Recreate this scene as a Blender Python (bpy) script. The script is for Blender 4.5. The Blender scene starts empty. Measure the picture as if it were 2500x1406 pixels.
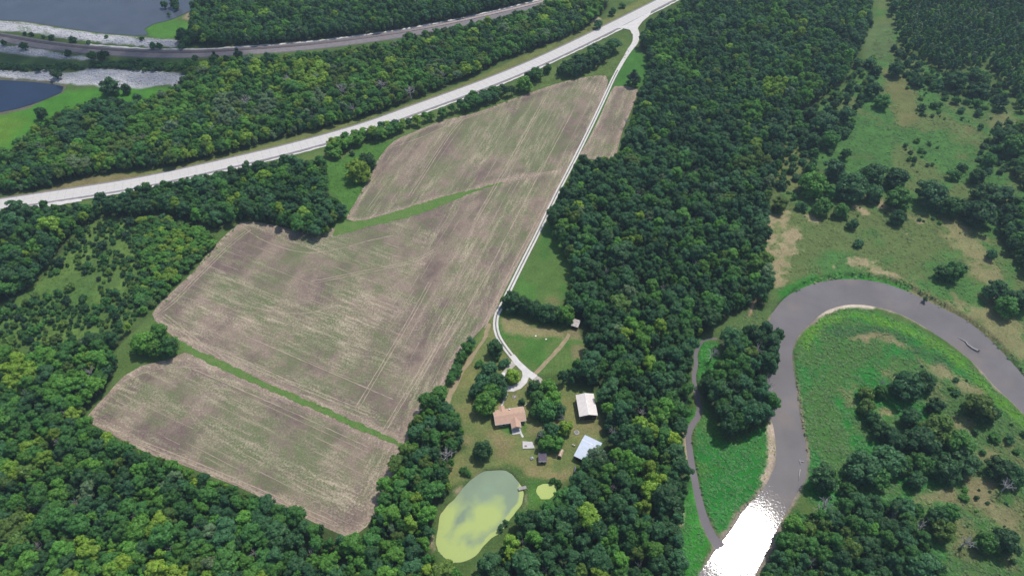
import bpy, bmesh, math, random
import numpy as np
from mathutils import Vector, Matrix
from mathutils.geometry import tessellate_polygon

random.seed(7)
rng = np.random.default_rng(11)
sc = bpy.context.scene
COL = sc.collection

# ------------------------------------------------------------------ camera, light, exposure
CAM_H, PITCH, FPX = 300.0, math.radians(48.0), 1665.0      # metres up, tilt below the horizon, focal length in photo pixels
cam_d = bpy.data.cameras.new('camera')
cam_d.sensor_width = 36.0
cam_d.lens = 36.0 * FPX / 2500.0
cam_d.clip_start, cam_d.clip_end = 1.0, 8000.0
cam = bpy.data.objects.new('camera', cam_d)
cam.location = (0, 0, CAM_H)
cam.rotation_euler = (math.pi / 2 - PITCH, 0, 0)
COL.objects.link(cam)
sc.camera = cam

SUN_EL, SUN_AZ = math.radians(62.5), math.radians(40.5)
world = bpy.data.worlds.new('World')
sc.world = world
world.use_nodes = True
wn = world.node_tree
wn.nodes.clear()
sky = wn.nodes.new('ShaderNodeTexSky')
sky.sky_type = 'NISHITA'
sky.sun_disc = False
sky.sun_elevation = SUN_EL
sky.sun_rotation = SUN_AZ
sky.air_density = 1.0
sky.dust_density = 1.5
bg = wn.nodes.new('ShaderNodeBackground')
bg.inputs['Strength'].default_value = 0.135
wo = wn.nodes.new('ShaderNodeOutputWorld')
wn.links.new(sky.outputs[0], bg.inputs['Color'])
wn.links.new(bg.outputs[0], wo.inputs['Surface'])

sun_d = bpy.data.lights.new('sun', 'SUN')
sun_d.energy = 3.6
sun_d.angle = math.radians(0.5)
sun_d.color = (1.0, 0.965, 0.91)
sun = bpy.data.objects.new('sun', sun_d)
SUN_DIR = Vector((math.sin(SUN_AZ) * math.cos(SUN_EL), math.cos(SUN_AZ) * math.cos(SUN_EL), math.sin(SUN_EL)))
sun.rotation_euler = SUN_DIR.to_track_quat('Z', 'Y').to_euler()
sun.location = SUN_DIR * 900
COL.objects.link(sun)

sc.view_settings.view_transform = 'Standard'
sc.view_settings.look = 'None'
sc.view_settings.exposure = 0.0
sc.view_settings.gamma = 1.0
sc.view_settings.use_curve_mapping = False
sc.cycles.max_bounces = 6
sc.cycles.diffuse_bounces = 3
sc.cycles.transparent_max_bounces = 8
sc.cycles.use_denoising = True

# ------------------------------------------------------------------ where a spot of the photograph lies on the land
SP, CP = math.sin(PITCH), math.cos(PITCH)
def G(px, py, z=0.0):
    u = (px - 1250.0) / FPX
    v = (703.0 - py) / FPX
    dx, dy, dz = u, CP + v * SP, -SP + v * CP
    t = (z - CAM_H) / dz
    return Vector((dx * t, dy * t, z))
def GP(pts, z=0.0):
    return [G(x, y, z) for x, y in pts]
def to_px(p):
    y, z = p[1], p[2] - CAM_H
    f = y * CP - z * SP
    up = y * SP + z * CP
    return 1250 + FPX * p[0] / f, 703 - FPX * up / f
def scale_at(px, py):            # photo pixels per metre
    d = G(px, py)
    return FPX / (d.y * CP + CAM_H * SP)

# ------------------------------------------------------------------ helpers
def link(o, parent=None):
    COL.objects.link(o)
    if parent is not None:
        o.parent = parent
    return o
def mesh_from(name, verts, faces, mats, parent=None, smooth=False, midx=None):
    me = bpy.data.meshes.new(name)
    me.from_pydata([tuple(v) for v in verts], [], faces)
    for m in (mats if isinstance(mats, (list, tuple)) else [mats]):
        me.materials.append(m)
    if midx is not None:
        me.polygons.foreach_set('material_index', midx)
    if smooth:
        me.polygons.foreach_set('use_smooth', [True] * len(me.polygons))
    me.update()
    return link(bpy.data.objects.new(name, me), parent)
def thing(name, label, cat, loc=(0, 0, 0), rotz=0.0, group=None):
    o = bpy.data.objects.new(name, None)
    o.empty_display_size = 0.5
    o.location = loc
    o.rotation_euler = (0, 0, rotz)
    tag(o, label, cat, group)
    return link(o)
def tag(o, label=None, cat=None, group=None, kind=None):
    if label: o['label'] = label
    if cat: o['category'] = cat
    if group: o['group'] = group
    if kind: o['kind'] = kind
    return o

def canopy(poly, hi):
    n = len(poly); out = []
    area = sum(poly[i][0] * poly[(i + 1) % n][1] - poly[(i + 1) % n][0] * poly[i][1] for i in range(n))
    sg = 1 if area > 0 else -1
    for i in range(n):
        a, b = poly[i - 1], poly[(i + 1) % n]
        ex, ey = b[0] - a[0], b[1] - a[1]; L = math.hypot(ex, ey) + 1e-6
        ny = -ex / L * sg                                   # outward, + = down the picture
        out.append(G(poly[i][0], poly[i][1], hi * (0.5 - (0.42 if ny > 0 else 0.16) * ny)))
    return out

class Geo:
    """collects simple solids; build() links them as one mesh"""
    def __init__(self): self.v, self.f = [], []
    def add(self, vs, fs):
        b = len(self.v)
        self.v += [Vector(p) for p in vs]
        self.f += [tuple(i + b for i in q) for q in fs]
        return self
    def box(self, x0, x1, y0, y1, z0, z1):
        vs = [(x, y, z) for z in (z0, z1) for y in (y0, y1) for x in (x0, x1)]
        return self.add(vs, [(0, 2, 3, 1), (4, 5, 7, 6), (0, 1, 5, 4), (2, 6, 7, 3), (0, 4, 6, 2), (1, 3, 7, 5)])
    def tube(self, pts, radii, n=6, cap=True):
        pts = [Vector(p) for p in pts]
        vs, fs = [], []
        for i, p in enumerate(pts):
            d = (pts[min(i + 1, len(pts) - 1)] - pts[max(i - 1, 0)]).normalized()
            a = d.cross(Vector((0, 0, 1)) if abs(d.z) < 0.9 else Vector((1, 0, 0))).normalized()
            b = d.cross(a)
            for k in range(n):
                t = 2 * math.pi * k / n
                vs.append(p + (a * math.cos(t) + b * math.sin(t)) * radii[i])
        for i in range(len(pts) - 1):
            for k in range(n):
                k2 = (k + 1) % n
                fs.append((i * n + k, i * n + k2, (i + 1) * n + k2, (i + 1) * n + k))
        if cap:
            fs.append(tuple(range(n - 1, -1, -1)))
            fs.append(tuple((len(pts) - 1) * n + k for k in range(n)))
        return self.add(vs, fs)
    def prism(self, poly, z0, z1):
        n = len(poly)
        vs = [(p[0], p[1], z0) for p in poly] + [(p[0], p[1], z1) for p in poly]
        tri = tessellate_polygon([[Vector((p[0], p[1], 0)) for p in poly]])
        fs = [tuple(t) for t in tri] + [tuple(i + n for i in t) for t in tri]
        fs += [(i, (i + 1) % n, (i + 1) % n + n, i + n) for i in range(n)]
        return self.add(vs, fs)
    def build(self, name, mat, parent=None, smooth=False, xf=None):
        vs = [xf @ v for v in self.v] if xf is not None else self.v
        o = mesh_from(name, vs, self.f, mat, parent, smooth)
        bm = bmesh.new(); bm.from_mesh(o.data)
        bmesh.ops.recalc_face_normals(bm, faces=bm.faces)
        bm.to_mesh(o.data); bm.free()
        return o

# value noise on arrays (for land cover and planting, not for pictures)
def _hash(ix, iy, seed):
    h = (ix.astype(np.int64) * 374761393 + iy.astype(np.int64) * 668265263 + seed * 974711) & 0x7fffffff
    h = (h ^ (h >> 13)) * 1274126177 & 0x7fffffff
    return ((h ^ (h >> 16)) & 0xffff) / 65535.0
def vnoise(x, y, s, seed=0):
    x = np.asarray(x, float) / s; y = np.asarray(y, float) / s
    ix, iy = np.floor(x), np.floor(y)
    fx, fy = x - ix, y - iy
    fx = fx * fx * (3 - 2 * fx); fy = fy * fy * (3 - 2 * fy)
    a = _hash(ix, iy, seed); b = _hash(ix + 1, iy, seed); c = _hash(ix, iy + 1, seed); d = _hash(ix + 1, iy + 1, seed)
    return (a * (1 - fx) + b * fx) * (1 - fy) + (c * (1 - fx) + d * fx) * fy
def fbm(x, y, s, seed=0, o=4):
    r, a, t = 0, 1.0, 0
    for k in range(o):
        r = r + a * vnoise(x, y, s / 2 ** k, seed + 17 * k); t += a; a *= 0.55
    return r / t
def sdf(x, y, poly):
    """signed distance to a polygon, negative inside"""
    P = np.array([(p[0], p[1]) for p in poly])
    d = np.full(x.shape, 1e18); ins = np.zeros(x.shape, bool)
    for i in range(len(P)):
        ax, ay = P[i]; bx, by = P[(i + 1) % len(P)]
        ex, ey = bx - ax, by - ay
        wx, wy = x - ax, y - ay
        t = np.clip((wx * ex + wy * ey) / (ex * ex + ey * ey + 1e-12), 0, 1)
        d = np.minimum(d, (wx - ex * t) ** 2 + (wy - ey * t) ** 2)
        if ay != by:
            ins ^= ((ay > y) != (by > y)) & (x < (bx - ax) * (y - ay) / (by - ay) + ax)
    return np.where(ins, -1, 1) * np.sqrt(d)
def line_dist(x, y, pts):
    d = np.full(x.shape, 1e18)
    for a, b in zip(pts[:-1], pts[1:]):
        ex, ey = b[0] - a[0], b[1] - a[1]
        wx, wy = x - a[0], y - a[1]
        t = np.clip((wx * ex + wy * ey) / (ex * ex + ey * ey + 1e-12), 0, 1)
        d = np.minimum(d, (wx - ex * t) ** 2 + (wy - ey * t) ** 2)
    return np.sqrt(d)
def smooth01(t):
    t = np.clip(t, 0, 1)
    return t * t * (3 - 2 * t)
def spline(pts, step=3.0, closed=False):
    """Catmull-Rom through world points (2 or 3 values each)"""
    P = [np.array(p[:2], float) for p in pts]
    n = len(P); out = []
    segs = n if closed else n - 1
    for i in range(segs):
        p1, p2 = P[i], P[(i + 1) % n]
        p0 = P[i - 1] if (closed or i > 0) else 2 * p1 - p2
        p3 = P[(i + 2) % n] if (closed or i + 2 < n) else 2 * p2 - p1
        m = max(1, int(np.linalg.norm(p2 - p1) / step))
        for k in range(m):
            t = k / m
            out.append(0.5 * (2 * p1 + (p2 - p0) * t + (2 * p0 - 5 * p1 + 4 * p2 - p3) * t * t + (3 * p1 - p0 - 3 * p2 + p3) * t ** 3))
    if not closed: out.append(P[-1])
    return [Vector((p[0], p[1], 0)) for p in out]

# ------------------------------------------------------------------ materials
def new_mat(name):
    m = bpy.data.materials.new(name)
    m.use_nodes = True
    nt = m.node_tree
    nt.nodes.clear()
    out = nt.nodes.new('ShaderNodeOutputMaterial')
    return m, nt, out
def N(nt, typ, **kw):
    n = nt.nodes.new(typ)
    for k, v in kw.items():
        if k.startswith('i_'):
            n.inputs[k[2:].replace('_', ' ')].default_value = v
        else:
            setattr(n, k, v)
    return n
def world_pos(nt, scale=(1, 1, 1), rotz=0.0):
    g = nt.nodes.new('ShaderNodeNewGeometry')
    mp = nt.nodes.new('ShaderNodeMapping')
    mp.vector_type = 'POINT'
    r = nt.nodes.new('ShaderNodeVectorRotate')
    r.rotation_type = 'Z_AXIS'
    r.inputs['Angle'].default_value = rotz
    nt.links.new(g.outputs['Position'], r.inputs['Vector'])
    nt.links.new(r.outputs[0], mp.inputs['Vector'])
    mp.inputs['Scale'].default_value = scale
    return mp.outputs[0]
def noise(nt, vec, scale, detail=4, rough=0.55):
    n = N(nt, 'ShaderNodeTexNoise')
    n.inputs['Scale'].default_value = scale
    n.inputs['Detail'].default_value = detail
    n.inputs['Roughness'].default_value = rough
    nt.links.new(vec, n.inputs['Vector'])
    return n.outputs[0]
def ramp(nt, fac, lo, hi, a=0.0, b=1.0):
    n = N(nt, 'ShaderNodeMapRange')
    n.inputs['From Min'].default_value = lo; n.inputs['From Max'].default_value = hi
    n.inputs['To Min'].default_value = a; n.inputs['To Max'].default_value = b
    nt.links.new(fac, n.inputs['Value'])
    return n.outputs[0]
def mix(nt, fac, a, b, blend='MIX'):
    n = N(nt, 'ShaderNodeMix', data_type='RGBA', blend_type=blend)
    for s, v in (('Factor', fac), ('A', a), ('B', b)):
        sock = [i for i in n.inputs if i.name == s and (i.type == 'RGBA' or (s == 'Factor' and i.type == 'VALUE'))][0]
        if isinstance(v, (int, float)): sock.default_value = v
        elif isinstance(v, tuple): sock.default_value = (*v, 1.0)
        else: nt.links.new(v, sock)
    return [o for o in n.outputs if o.type == 'RGBA'][0]
def scale_col(nt, col, fac):
    n = N(nt, 'ShaderNodeVectorMath', operation='SCALE')
    nt.links.new(col, n.inputs[0]); 
    if isinstance(fac, float): n.inputs['Scale'].default_value = fac
    else: nt.links.new(fac, n.inputs['Scale'])
    return n.outputs[0]
def principled(nt, out, col, rough=0.8, spec=0.2, bump=None, bdist=0.1, bstr=0.5):
    p = N(nt, 'ShaderNodeBsdfPrincipled')
    p.inputs['Roughness'].default_value = rough
    p.inputs['Specular IOR Level'].default_value = spec
    if isinstance(col, tuple): p.inputs['Base Color'].default_value = (*col, 1)
    else: nt.links.new(col, p.inputs['Base Color'])
    if bump is not None:
        b = N(nt, 'ShaderNodeBump')
        b.inputs['Strength'].default_value = bstr
        b.inputs['Distance'].default_value = bdist
        nt.links.new(bump, b.inputs['Height'])
        nt.links.new(b.outputs[0], p.inputs['Normal'])
    nt.links.new(p.outputs[0], out.inputs['Surface'])
    return p
def plain(name, col, rough=0.7, spec=0.3, var=0.18, sc_=1.2, metal=0.0):
    m, nt, out = new_mat(name)
    vec = world_pos(nt)
    f = ramp(nt, noise(nt, vec, sc_, 5), 0.3, 0.7, 1 - var, 1 + var)
    c = N(nt, 'ShaderNodeRGB'); c.outputs[0].default_value = (*col, 1)
    p = principled(nt, out, scale_col(nt, c.outputs[0], f), rough, spec)
    p.inputs['Metallic'].default_value = metal
    return m

def ground_mat():
    m, nt, out = new_mat('land_cover')
    at = N(nt, 'ShaderNodeAttribute', attribute_name='cover')
    v = world_pos(nt)
    f1 = ramp(nt, noise(nt, v, 0.9, 6, 0.7), 0.25, 0.75, 0.62, 1.38)
    f2 = ramp(nt, noise(nt, v, 0.12, 5, 0.6), 0.3, 0.7, 0.86, 1.14)
    c = scale_col(nt, scale_col(nt, at.outputs['Color'], f1), f2)
    hue = ramp(nt, noise(nt, v, 0.35, 4, 0.6), 0.42, 0.7, 0.0, 0.35)
    c = mix(nt, hue, c, mix(nt, 1.0, c, (1.35, 1.12, 1.0), 'MULTIPLY'))
    principled(nt, out, c, 0.95, 0.05, noise(nt, v, 1.1, 5, 0.7), 0.5, 0.8)
    return m
def field_mat(r1, r2):
    m, nt, out = new_mat('stubble')
    at = N(nt, 'ShaderNodeAttribute', attribute_name='crop')      # green, dark soil, straw
    rm = N(nt, 'ShaderNodeAttribute', attribute_name='rowmix')
    sep = N(nt, 'ShaderNodeSeparateColor')
    nt.links.new(at.outputs['Color'], sep.inputs[0])
    va = world_pos(nt, (0.07, 0.5, 1), r1)
    vb = world_pos(nt, (0.07, 0.5, 1), r2)
    na = noise(nt, va, 0.8, 6, 0.7); nb = noise(nt, vb, 0.8, 6, 0.7)
    mf = N(nt, 'ShaderNodeMix'); 
    nt.links.new(rm.outputs['Fac'], mf.inputs[0]); nt.links.new(na, mf.inputs[2]); nt.links.new(nb, mf.inputs[3])
    streak = mf.outputs[0]
    v = world_pos(nt)
    fine = noise(nt, v, 1.0, 7, 0.8)
    midn = noise(nt, v, 0.16, 6, 0.72)
    mid2 = noise(nt, world_pos(nt, (1, 1, 1), 1.1), 0.19, 6, 0.72)
    base = (0.240, 0.186, 0.143)
    def jitter(sock, gain, other):
        a0 = N(nt, 'ShaderNodeMath', operation='ADD')
        nt.links.new(sock, a0.inputs[0]); nt.links.new(ramp(nt, other, 0.3, 0.7, -0.45, 0.45), a0.inputs[1])
        a = N(nt, 'ShaderNodeMath', operation='MULTIPLY_ADD'); a.inputs[1].default_value = 1.0
        nt.links.new(a0.outputs[0], a.inputs[0])
        k = ramp(nt, streak, 0.3, 0.7, -0.5 * gain, 0.5 * gain)
        nt.links.new(k, a.inputs[2])
        return ramp(nt, a.outputs[0], 0.15, 0.95, 0, 1)
    g = jitter(sep.outputs[0], 0.6, midn)
    d = jitter(sep.outputs[1], 0.6, mid2)
    c = mix(nt, d, base, (0.148, 0.110, 0.096))
    c = mix(nt, g, c, (0.135, 0.158, 0.076))
    s2 = N(nt, 'ShaderNodeMath', operation='MULTIPLY')
    s3 = N(nt, 'ShaderNodeMath', operation='ADD')
    nt.links.new(streak, s3.inputs[0]); nt.links.new(fine, s3.inputs[1])
    st = ramp(nt, s3.outputs[0], 0.94, 1.20, 0.0, 1.0)
    sb = N(nt, 'ShaderNodeMath', operation='ADD'); sb.inputs[1].default_value = 0.08; sb.use_clamp = True
    nt.links.new(sep.outputs[2], sb.inputs[0])
    nt.links.new(st, s2.inputs[0]); nt.links.new(sb.outputs[0], s2.inputs[1])
    c = mix(nt, s2.outputs[0], c, (0.455, 0.370, 0.275))
    c = scale_col(nt, c, ramp(nt, fine, 0.25, 0.75, 0.70, 1.30))
    principled(nt, out, c, 0.95, 0.05, fine, 0.15, 0.6)
    return m
def leaf_mat():
    m, nt, out = new_mat('foliage')
    at = N(nt, 'ShaderNodeAttribute', attribute_name='tint', attribute_type='INSTANCER')
    g = N(nt, 'ShaderNodeNewGeometry')
    f = ramp(nt, g.outputs['Random Per Island'], 0, 1, 0.62, 1.38)
    c = scale_col(nt, at.outputs['Color'], f)
    c2 = mix(nt, 1.0, c, (1.14, 1.04, 0.85), 'MULTIPLY')
    w = N(nt, 'ShaderNodeTexWhiteNoise', noise_dimensions='1D')
    nt.links.new(g.outputs['Random Per Island'], w.inputs['W'])
    c = mix(nt, ramp(nt, w.outputs['Value'], 0.5, 1, 0, 0.7), c, c2)
    d = N(nt, 'ShaderNodeBsdfDiffuse'); t = N(nt, 'ShaderNodeBsdfTranslucent'); mx = N(nt, 'ShaderNodeMixShader')
    gl = N(nt, 'ShaderNodeBsdfGlossy'); gl.inputs['Roughness'].default_value = 0.55; gl.inputs['Color'].default_value = (1, 1, 1, 1)
    mx2 = N(nt, 'ShaderNodeMixShader'); mx2.inputs[0].default_value = 0.015
    nt.links.new(c, d.inputs['Color'])
    nt.links.new(mix(nt, 1.0, c, (1.15, 1.25, 0.6), 'MULTIPLY'), t.inputs['Color'])
    mx.inputs[0].default_value = 0.30
    nt.links.new(d.outputs[0], mx.inputs[1]); nt.links.new(t.outputs[0], mx.inputs[2])
    nt.links.new(mx.outputs[0], mx2.inputs[1]); nt.links.new(gl.outputs[0], mx2.inputs[2])
    nt.links.new(mx2.outputs[0], out.inputs['Surface'])
    return m
def water_mat(name, col, rough, chop=0.02, wscale=0.8, refl=1.0, patch=None):
    m, nt, out = new_mat(name)
    v = world_pos(nt)
    c = N(nt, 'ShaderNodeRGB'); c.outputs[0].default_value = (*col, 1)
    cc = scale_col(nt, c.outputs[0], ramp(nt, noise(nt, v, 0.05, 4), 0.3, 0.7, 0.88, 1.12))
    if patch: cc = patch(nt, cc, v)
    d = N(nt, 'ShaderNodeBsdfDiffuse'); nt.links.new(cc, d.inputs['Color'])
    gl = N(nt, 'ShaderNodeBsdfGlossy', distribution='BECKMANN'); gl.inputs['Roughness'].default_value = rough
    fr = N(nt, 'ShaderNodeFresnel'); fr.inputs['IOR'].default_value = 1.33
    b = N(nt, 'ShaderNodeBump'); b.inputs['Strength'].default_value = 1.0; b.inputs['Distance'].default_value = chop
    nt.links.new(noise(nt, v, wscale, 3, 0.6), b.inputs['Height'])
    nt.links.new(b.outputs[0], gl.inputs['Normal'])
    f = N(nt, 'ShaderNodeMath', operation='MULTIPLY'); f.inputs[1].default_value = refl
    nt.links.new(fr.outputs[0], f.inputs[0])
    mx = N(nt, 'ShaderNodeMixShader')
    nt.links.new(f.outputs[0], mx.inputs[0]); nt.links.new(d.outputs[0], mx.inputs[1]); nt.links.new(gl.outputs[0], mx.inputs[2])
    nt.links.new(mx.outputs[0], out.inputs['Surface'])
    return m

def shallows(nt, cc, v):
    k = ramp(nt, noise(nt, v, 0.03, 5, 0.6), 0.52, 0.68, 0, 0.6)
    return mix(nt, k, cc, (0.215, 0.178, 0.150))
M_GROUND = ground_mat()
M_LEAF = leaf_mat()
M_BARK = plain('bark', (0.10, 0.08, 0.06), 0.9, 0.1)
M_DEAD = plain('dead_wood', (0.44, 0.41, 0.40), 0.9, 0.1, 0.15)
def concrete_mat(name, col, var=0.10):
    m, nt, out = new_mat(name)
    v = world_pos(nt)
    c = N(nt, 'ShaderNodeRGB'); c.outputs[0].default_value = (*col, 1)
    f = ramp(nt, noise(nt, v, 0.35, 6, 0.65), 0.3, 0.7, 1 - var, 1 + var)
    f2 = ramp(nt, noise(nt, v, 3.0, 3, 0.6), 0.3, 0.7, 0.94, 1.06)
    principled(nt, out, scale_col(nt, scale_col(nt, c.outputs[0], f), f2), 0.9, 0.1)
    return m
M_CONC = concrete_mat('pale_concrete', (0.58, 0.555, 0.53), 0.05)
M_SHOULDER = concrete_mat('grey_shoulder_gravel', (0.25, 0.23, 0.23), 0.14)
M_GRAVEL = concrete_mat('white_gravel', (0.60, 0.57, 0.54), 0.12)
M_GRAVEL2 = concrete_mat('thin_gravel', (0.42, 0.38, 0.33), 0.25)
M_BALLAST = concrete_mat('ballast', (0.20, 0.18, 0.185), 0.15)
M_TRACKBED = concrete_mat('track_bed', (0.11, 0.085, 0.09), 0.2)
M_DIRT = concrete_mat('bare_dirt', (0.30, 0.24, 0.145), 0.2)
M_STRAW = concrete_mat('straw_track', (0.37, 0.30, 0.225), 0.2)
M_STEEL = plain('rail_steel', (0.30, 0.26, 0.25), 0.4, 0.5, metal=0.6)
M_SLEEPER = plain('sleeper_wood', (0.09, 0.075, 0.07), 0.9, 0.1)
M_RIVER = water_mat('river_water', (0.158, 0.146, 0.146), 0.105, 0.018, 0.9, 1.0, shallows)
M_CREEK = water_mat('creek_water', (0.155, 0.140, 0.150), 0.04, 0.003, 1.2)
M_LAKE = water_mat('lake_water', (0.072, 0.088, 0.115), 0.08, 0.01, 0.6)
M_LAKE2 = water_mat('deep_lake_water', (0.020, 0.036, 0.072), 0.08, 0.01, 0.6)

# ------------------------------------------------------------------ outlines traced on the photograph (photo pixels)
WZ = {'river': -0.9, 'creek': -0.7, 'pond': -0.5, 'lake': -0.6}
RIVER = [(2560, 985), (2500, 925), (2470, 893), (2440, 860), (2400, 820), (2350, 782), (2300, 757), (2250, 732), (2200, 710), (2150, 694), (2100, 687),
         (2050, 687), (2000, 695), (1950, 714), (1920, 733), (1896, 762), (1878, 788), (1886, 815), (1892, 850), (1888, 885), (1878, 915), (1872, 945),
         (1872, 985), (1882, 1015), (1890, 1040), (1896, 1075), (1898, 1110), (1894, 1140), (1880, 1170), (1862, 1200), (1835, 1228), (1812, 1255), (1795, 1285), (1775, 1312),
         (1752, 1340), (1728, 1375), (1705, 1410), (1680, 1460), (1810, 1460), (1845, 1392), (1868, 1350), (1884, 1312), (1905, 1270), (1930, 1225), (1952, 1190),
         (1966, 1165), (1968, 1130), (1963, 1080), (1955, 1040), (1948, 1000), (1942, 950), (1934, 900), (1932, 865), (1938, 835), (1952, 812), (1972, 793),
         (1995, 772), (2020, 755), (2060, 744), (2100, 742), (2150, 750), (2200, 766), (2250, 792), (2290, 818), (2330, 845), (2370, 877), (2400, 907), (2430, 942), (2470, 978), (2500, 1008), (2560, 1066)]
CREEK_LINE = [(1752, 827, 1.2), (1735, 826, 1.4), (1716, 831, 1.6), (1705, 846, 2.0), (1698, 868, 2.2), (1700, 888, 2.4), (1694, 915, 2.4), (1697, 945, 2.6), (1703, 972, 2.8), (1708, 996, 3.0),
              (1703, 1018, 3.2), (1688, 1040, 3.2), (1680, 1066, 3.2), (1684, 1100, 3.4), (1690, 1140, 3.6), (1697, 1175, 3.8), (1705, 1215, 4.0), (1714, 1250, 4.4), (1724, 1280, 4.6), (1738, 1308, 5.0), (1756, 1334, 5.4)]
POND = [(1068, 1312), (1070, 1285), (1078, 1258), (1092, 1237), (1108, 1217), (1130, 1193), (1152, 1173), (1178, 1158), (1205, 1150), (1226, 1150), (1250, 1160), (1266, 1173), (1274, 1190),
        (1275, 1212), (1266, 1240), (1250, 1262), (1233, 1282), (1205, 1305), (1182, 1332), (1152, 1360), (1122, 1372), (1095, 1373), (1078, 1356), (1069, 1332)]
POND2 = [(1310, 1200), (1313, 1188), (1326, 1182), (1345, 1182), (1358, 1188), (1356, 1204), (1340, 1216), (1322, 1216)]
LAKE1 = [(-300, 30), (-100, 46), (0, 50), (60, 53), (150, 68), (250, 82), (330, 88), (362, 86), (352, 72), (372, 60), (420, 48), (455, 32), (478, 18), (492, 0), (510, -60), (100, -260), (-500, -160)]
LAKE2 = [(-300, 195), (0, 196), (70, 200), (130, 206), (155, 212), (150, 226), (110, 243), (75, 256), (40, 266), (0, 274), (-300, 320)]
F_LOW = [(212, 1018), (262, 962), (302, 918), (345, 893), (410, 878), (452, 860), (470, 866), (530, 894), (600, 926), (700, 969), (800, 1013), (880, 1049), (950, 1077), (983, 1091),
         (975, 1130), (940, 1200), (915, 1255), (895, 1285), (865, 1308), (840, 1308), (800, 1290), (740, 1262), (640, 1215), (580, 1187), (510, 1160), (440, 1132), (390, 1117), (330, 1092), (270, 1058), (228, 1037)]
F_MID = [(372, 765), (420, 712), (470, 665), (520, 605), (560, 565), (588, 543), (640, 545), (720, 560), (800, 560), (870, 545), (930, 530), (1000, 505), (1080, 482), (1150, 465), (1230, 440),
         (1300, 425), (1385, 418), (1355, 478), (1310, 560), (1260, 655), (1222, 730), (1203, 772), (1150, 830), (1110, 880), (1085, 940), (1045, 975), (1022, 1010), (1005, 1058), (985, 1094),
         (950, 1072), (880, 1036), (800, 1000), (700, 957), (600, 911), (520, 873), (460, 847), (430, 827), (395, 797)]
F_UP = [(845, 535), (870, 490), (910, 415), (930, 380), (962, 345), (1010, 323), (1080, 295), (1150, 279), (1200, 262), (1280, 232), (1360, 205), (1430, 189), (1478, 185), (1484, 196), (1474, 235), (1440, 318), (1386, 420),
        (1300, 427), (1230, 442), (1150, 467), (1080, 484), (1000, 507), (920, 530), (870, 542)]
F_EAST = [(1500, 211), (1530, 211), (1556, 218), (1545, 260), (1520, 320), (1508, 365), (1496, 392), (1440, 388), (1413, 386), (1430, 352), (1462, 290)]
WW_UP = [(815, 568), (822, 545), (850, 541), (900, 536), (950, 522), (1000, 506), (1060, 488), (1110, 473), (1160, 462), (1210, 449), (1235, 446), (1195, 458), (1150, 472), (1105, 491), (1060, 510), (1010, 527), (960, 540), (900, 554), (850, 568), (815, 576)]
WW_LOW = [(425, 820), (450, 838), (490, 858), (540, 880), (600, 909), (660, 938), (700, 955), (760, 980), (810, 1002), (850, 1020), (900, 1043), (940, 1063), (985, 1083), (985, 1092), (940, 1074), (900, 1058), (850, 1037), (800, 1015), (760, 997), (700, 971), (650, 949), (600, 928), (540, 900), (500, 881), (460, 861), (438, 848)]

# canopy outlines, traced where the foliage shows (so at about half the height of the trees)
F1 = [(470, 25), (500, -60), (1340, -60), (1300, 0), (1260, 12), (1200, 30), (1100, 50), (1000, 70), (900, 82), (800, 92), (720, 103), (640, 110), (520, 112), (440, 106), (425, 92), (455, 78), (465, 50)]
F2 = [(-80, 485), (0, 471), (43, 472), (100, 463), (170, 440), (256, 424), (336, 414), (427, 405), (540, 378), (597, 364), (654, 347), (756, 321), (833, 301), (935, 272), (1012, 242), (1100, 206), (1177, 175),
      (1213, 152), (1280, 129), (1330, 111), (1420, 75), (1458, 43), (1480, 20), (1500, -60), (1370, -60), (1345, 0), (1300, 24), (1200, 48), (1130, 63), (1050, 82), (980, 100), (900, 116), (830, 124), (760, 132),
      (700, 136), (640, 140), (560, 142), (500, 146), (470, 168), (440, 205), (380, 236), (300, 250), (220, 248), (190, 258), (140, 278), (100, 307), (55, 337), (20, 382), (0, 402), (-80, 440)]
F3 = [(-80, 535), (0, 517), (31, 507), (114, 498), (185, 506), (256, 487), (341, 462), (470, 433), (600, 406), (700, 391), (790, 394), (800, 430), (795, 470), (830, 490), (842, 520), (815, 545), (805, 570),
      (760, 588), (710, 562), (650, 545), (600, 536), (570, 546), (520, 560), (470, 545), (400, 520), (330, 530), (250, 530), (190, 555), (150, 610), (110, 660), (70, 705), (0, 745), (-80, 770)]
F3B = [(340, 535), (400, 524), (470, 549), (525, 575), (520, 598), (470, 650), (425, 700), (380, 742), (350, 768), (325, 720), (350, 650), (325, 580)]
S1 = [(250, 540), (330, 540), (350, 590), (360, 650), (340, 720), (345, 772), (305, 800), (262, 822), (210, 830), (140, 850), (50, 865), (-60, 865), (-60, 775), (70, 715), (150, 620), (195, 565)]
F4 = [(-80, 866), (51, 866), (143, 853), (205, 817), (256, 822), (302, 794), (360, 768), (374, 764), (330, 803), (307, 822), (276, 850), (286, 882), (278, 918), (256, 951), (230, 978), (195, 1014), (235, 1042), (290, 1069), (350, 1098),
      (400, 1124), (470, 1148), (560, 1180), (660, 1223), (740, 1258), (800, 1288), (850, 1308), (878, 1312), (905, 1290), (915, 1240), (945, 1155), (985, 1085), (1005, 1030), (1035, 985), (1060, 957), (1085, 962),
      (1095, 995), (1122, 1017), (1130, 1060), (1138, 1090), (1112, 1108), (1104, 1138), (1090, 1160), (1104, 1192), (1080, 1222), (1062, 1255), (1055, 1300), (1045, 1320), (1058, 1350), (1070, 1378), (1108, 1395), (1130, 1420), (1130, 1500), (-80, 1500)]
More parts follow.
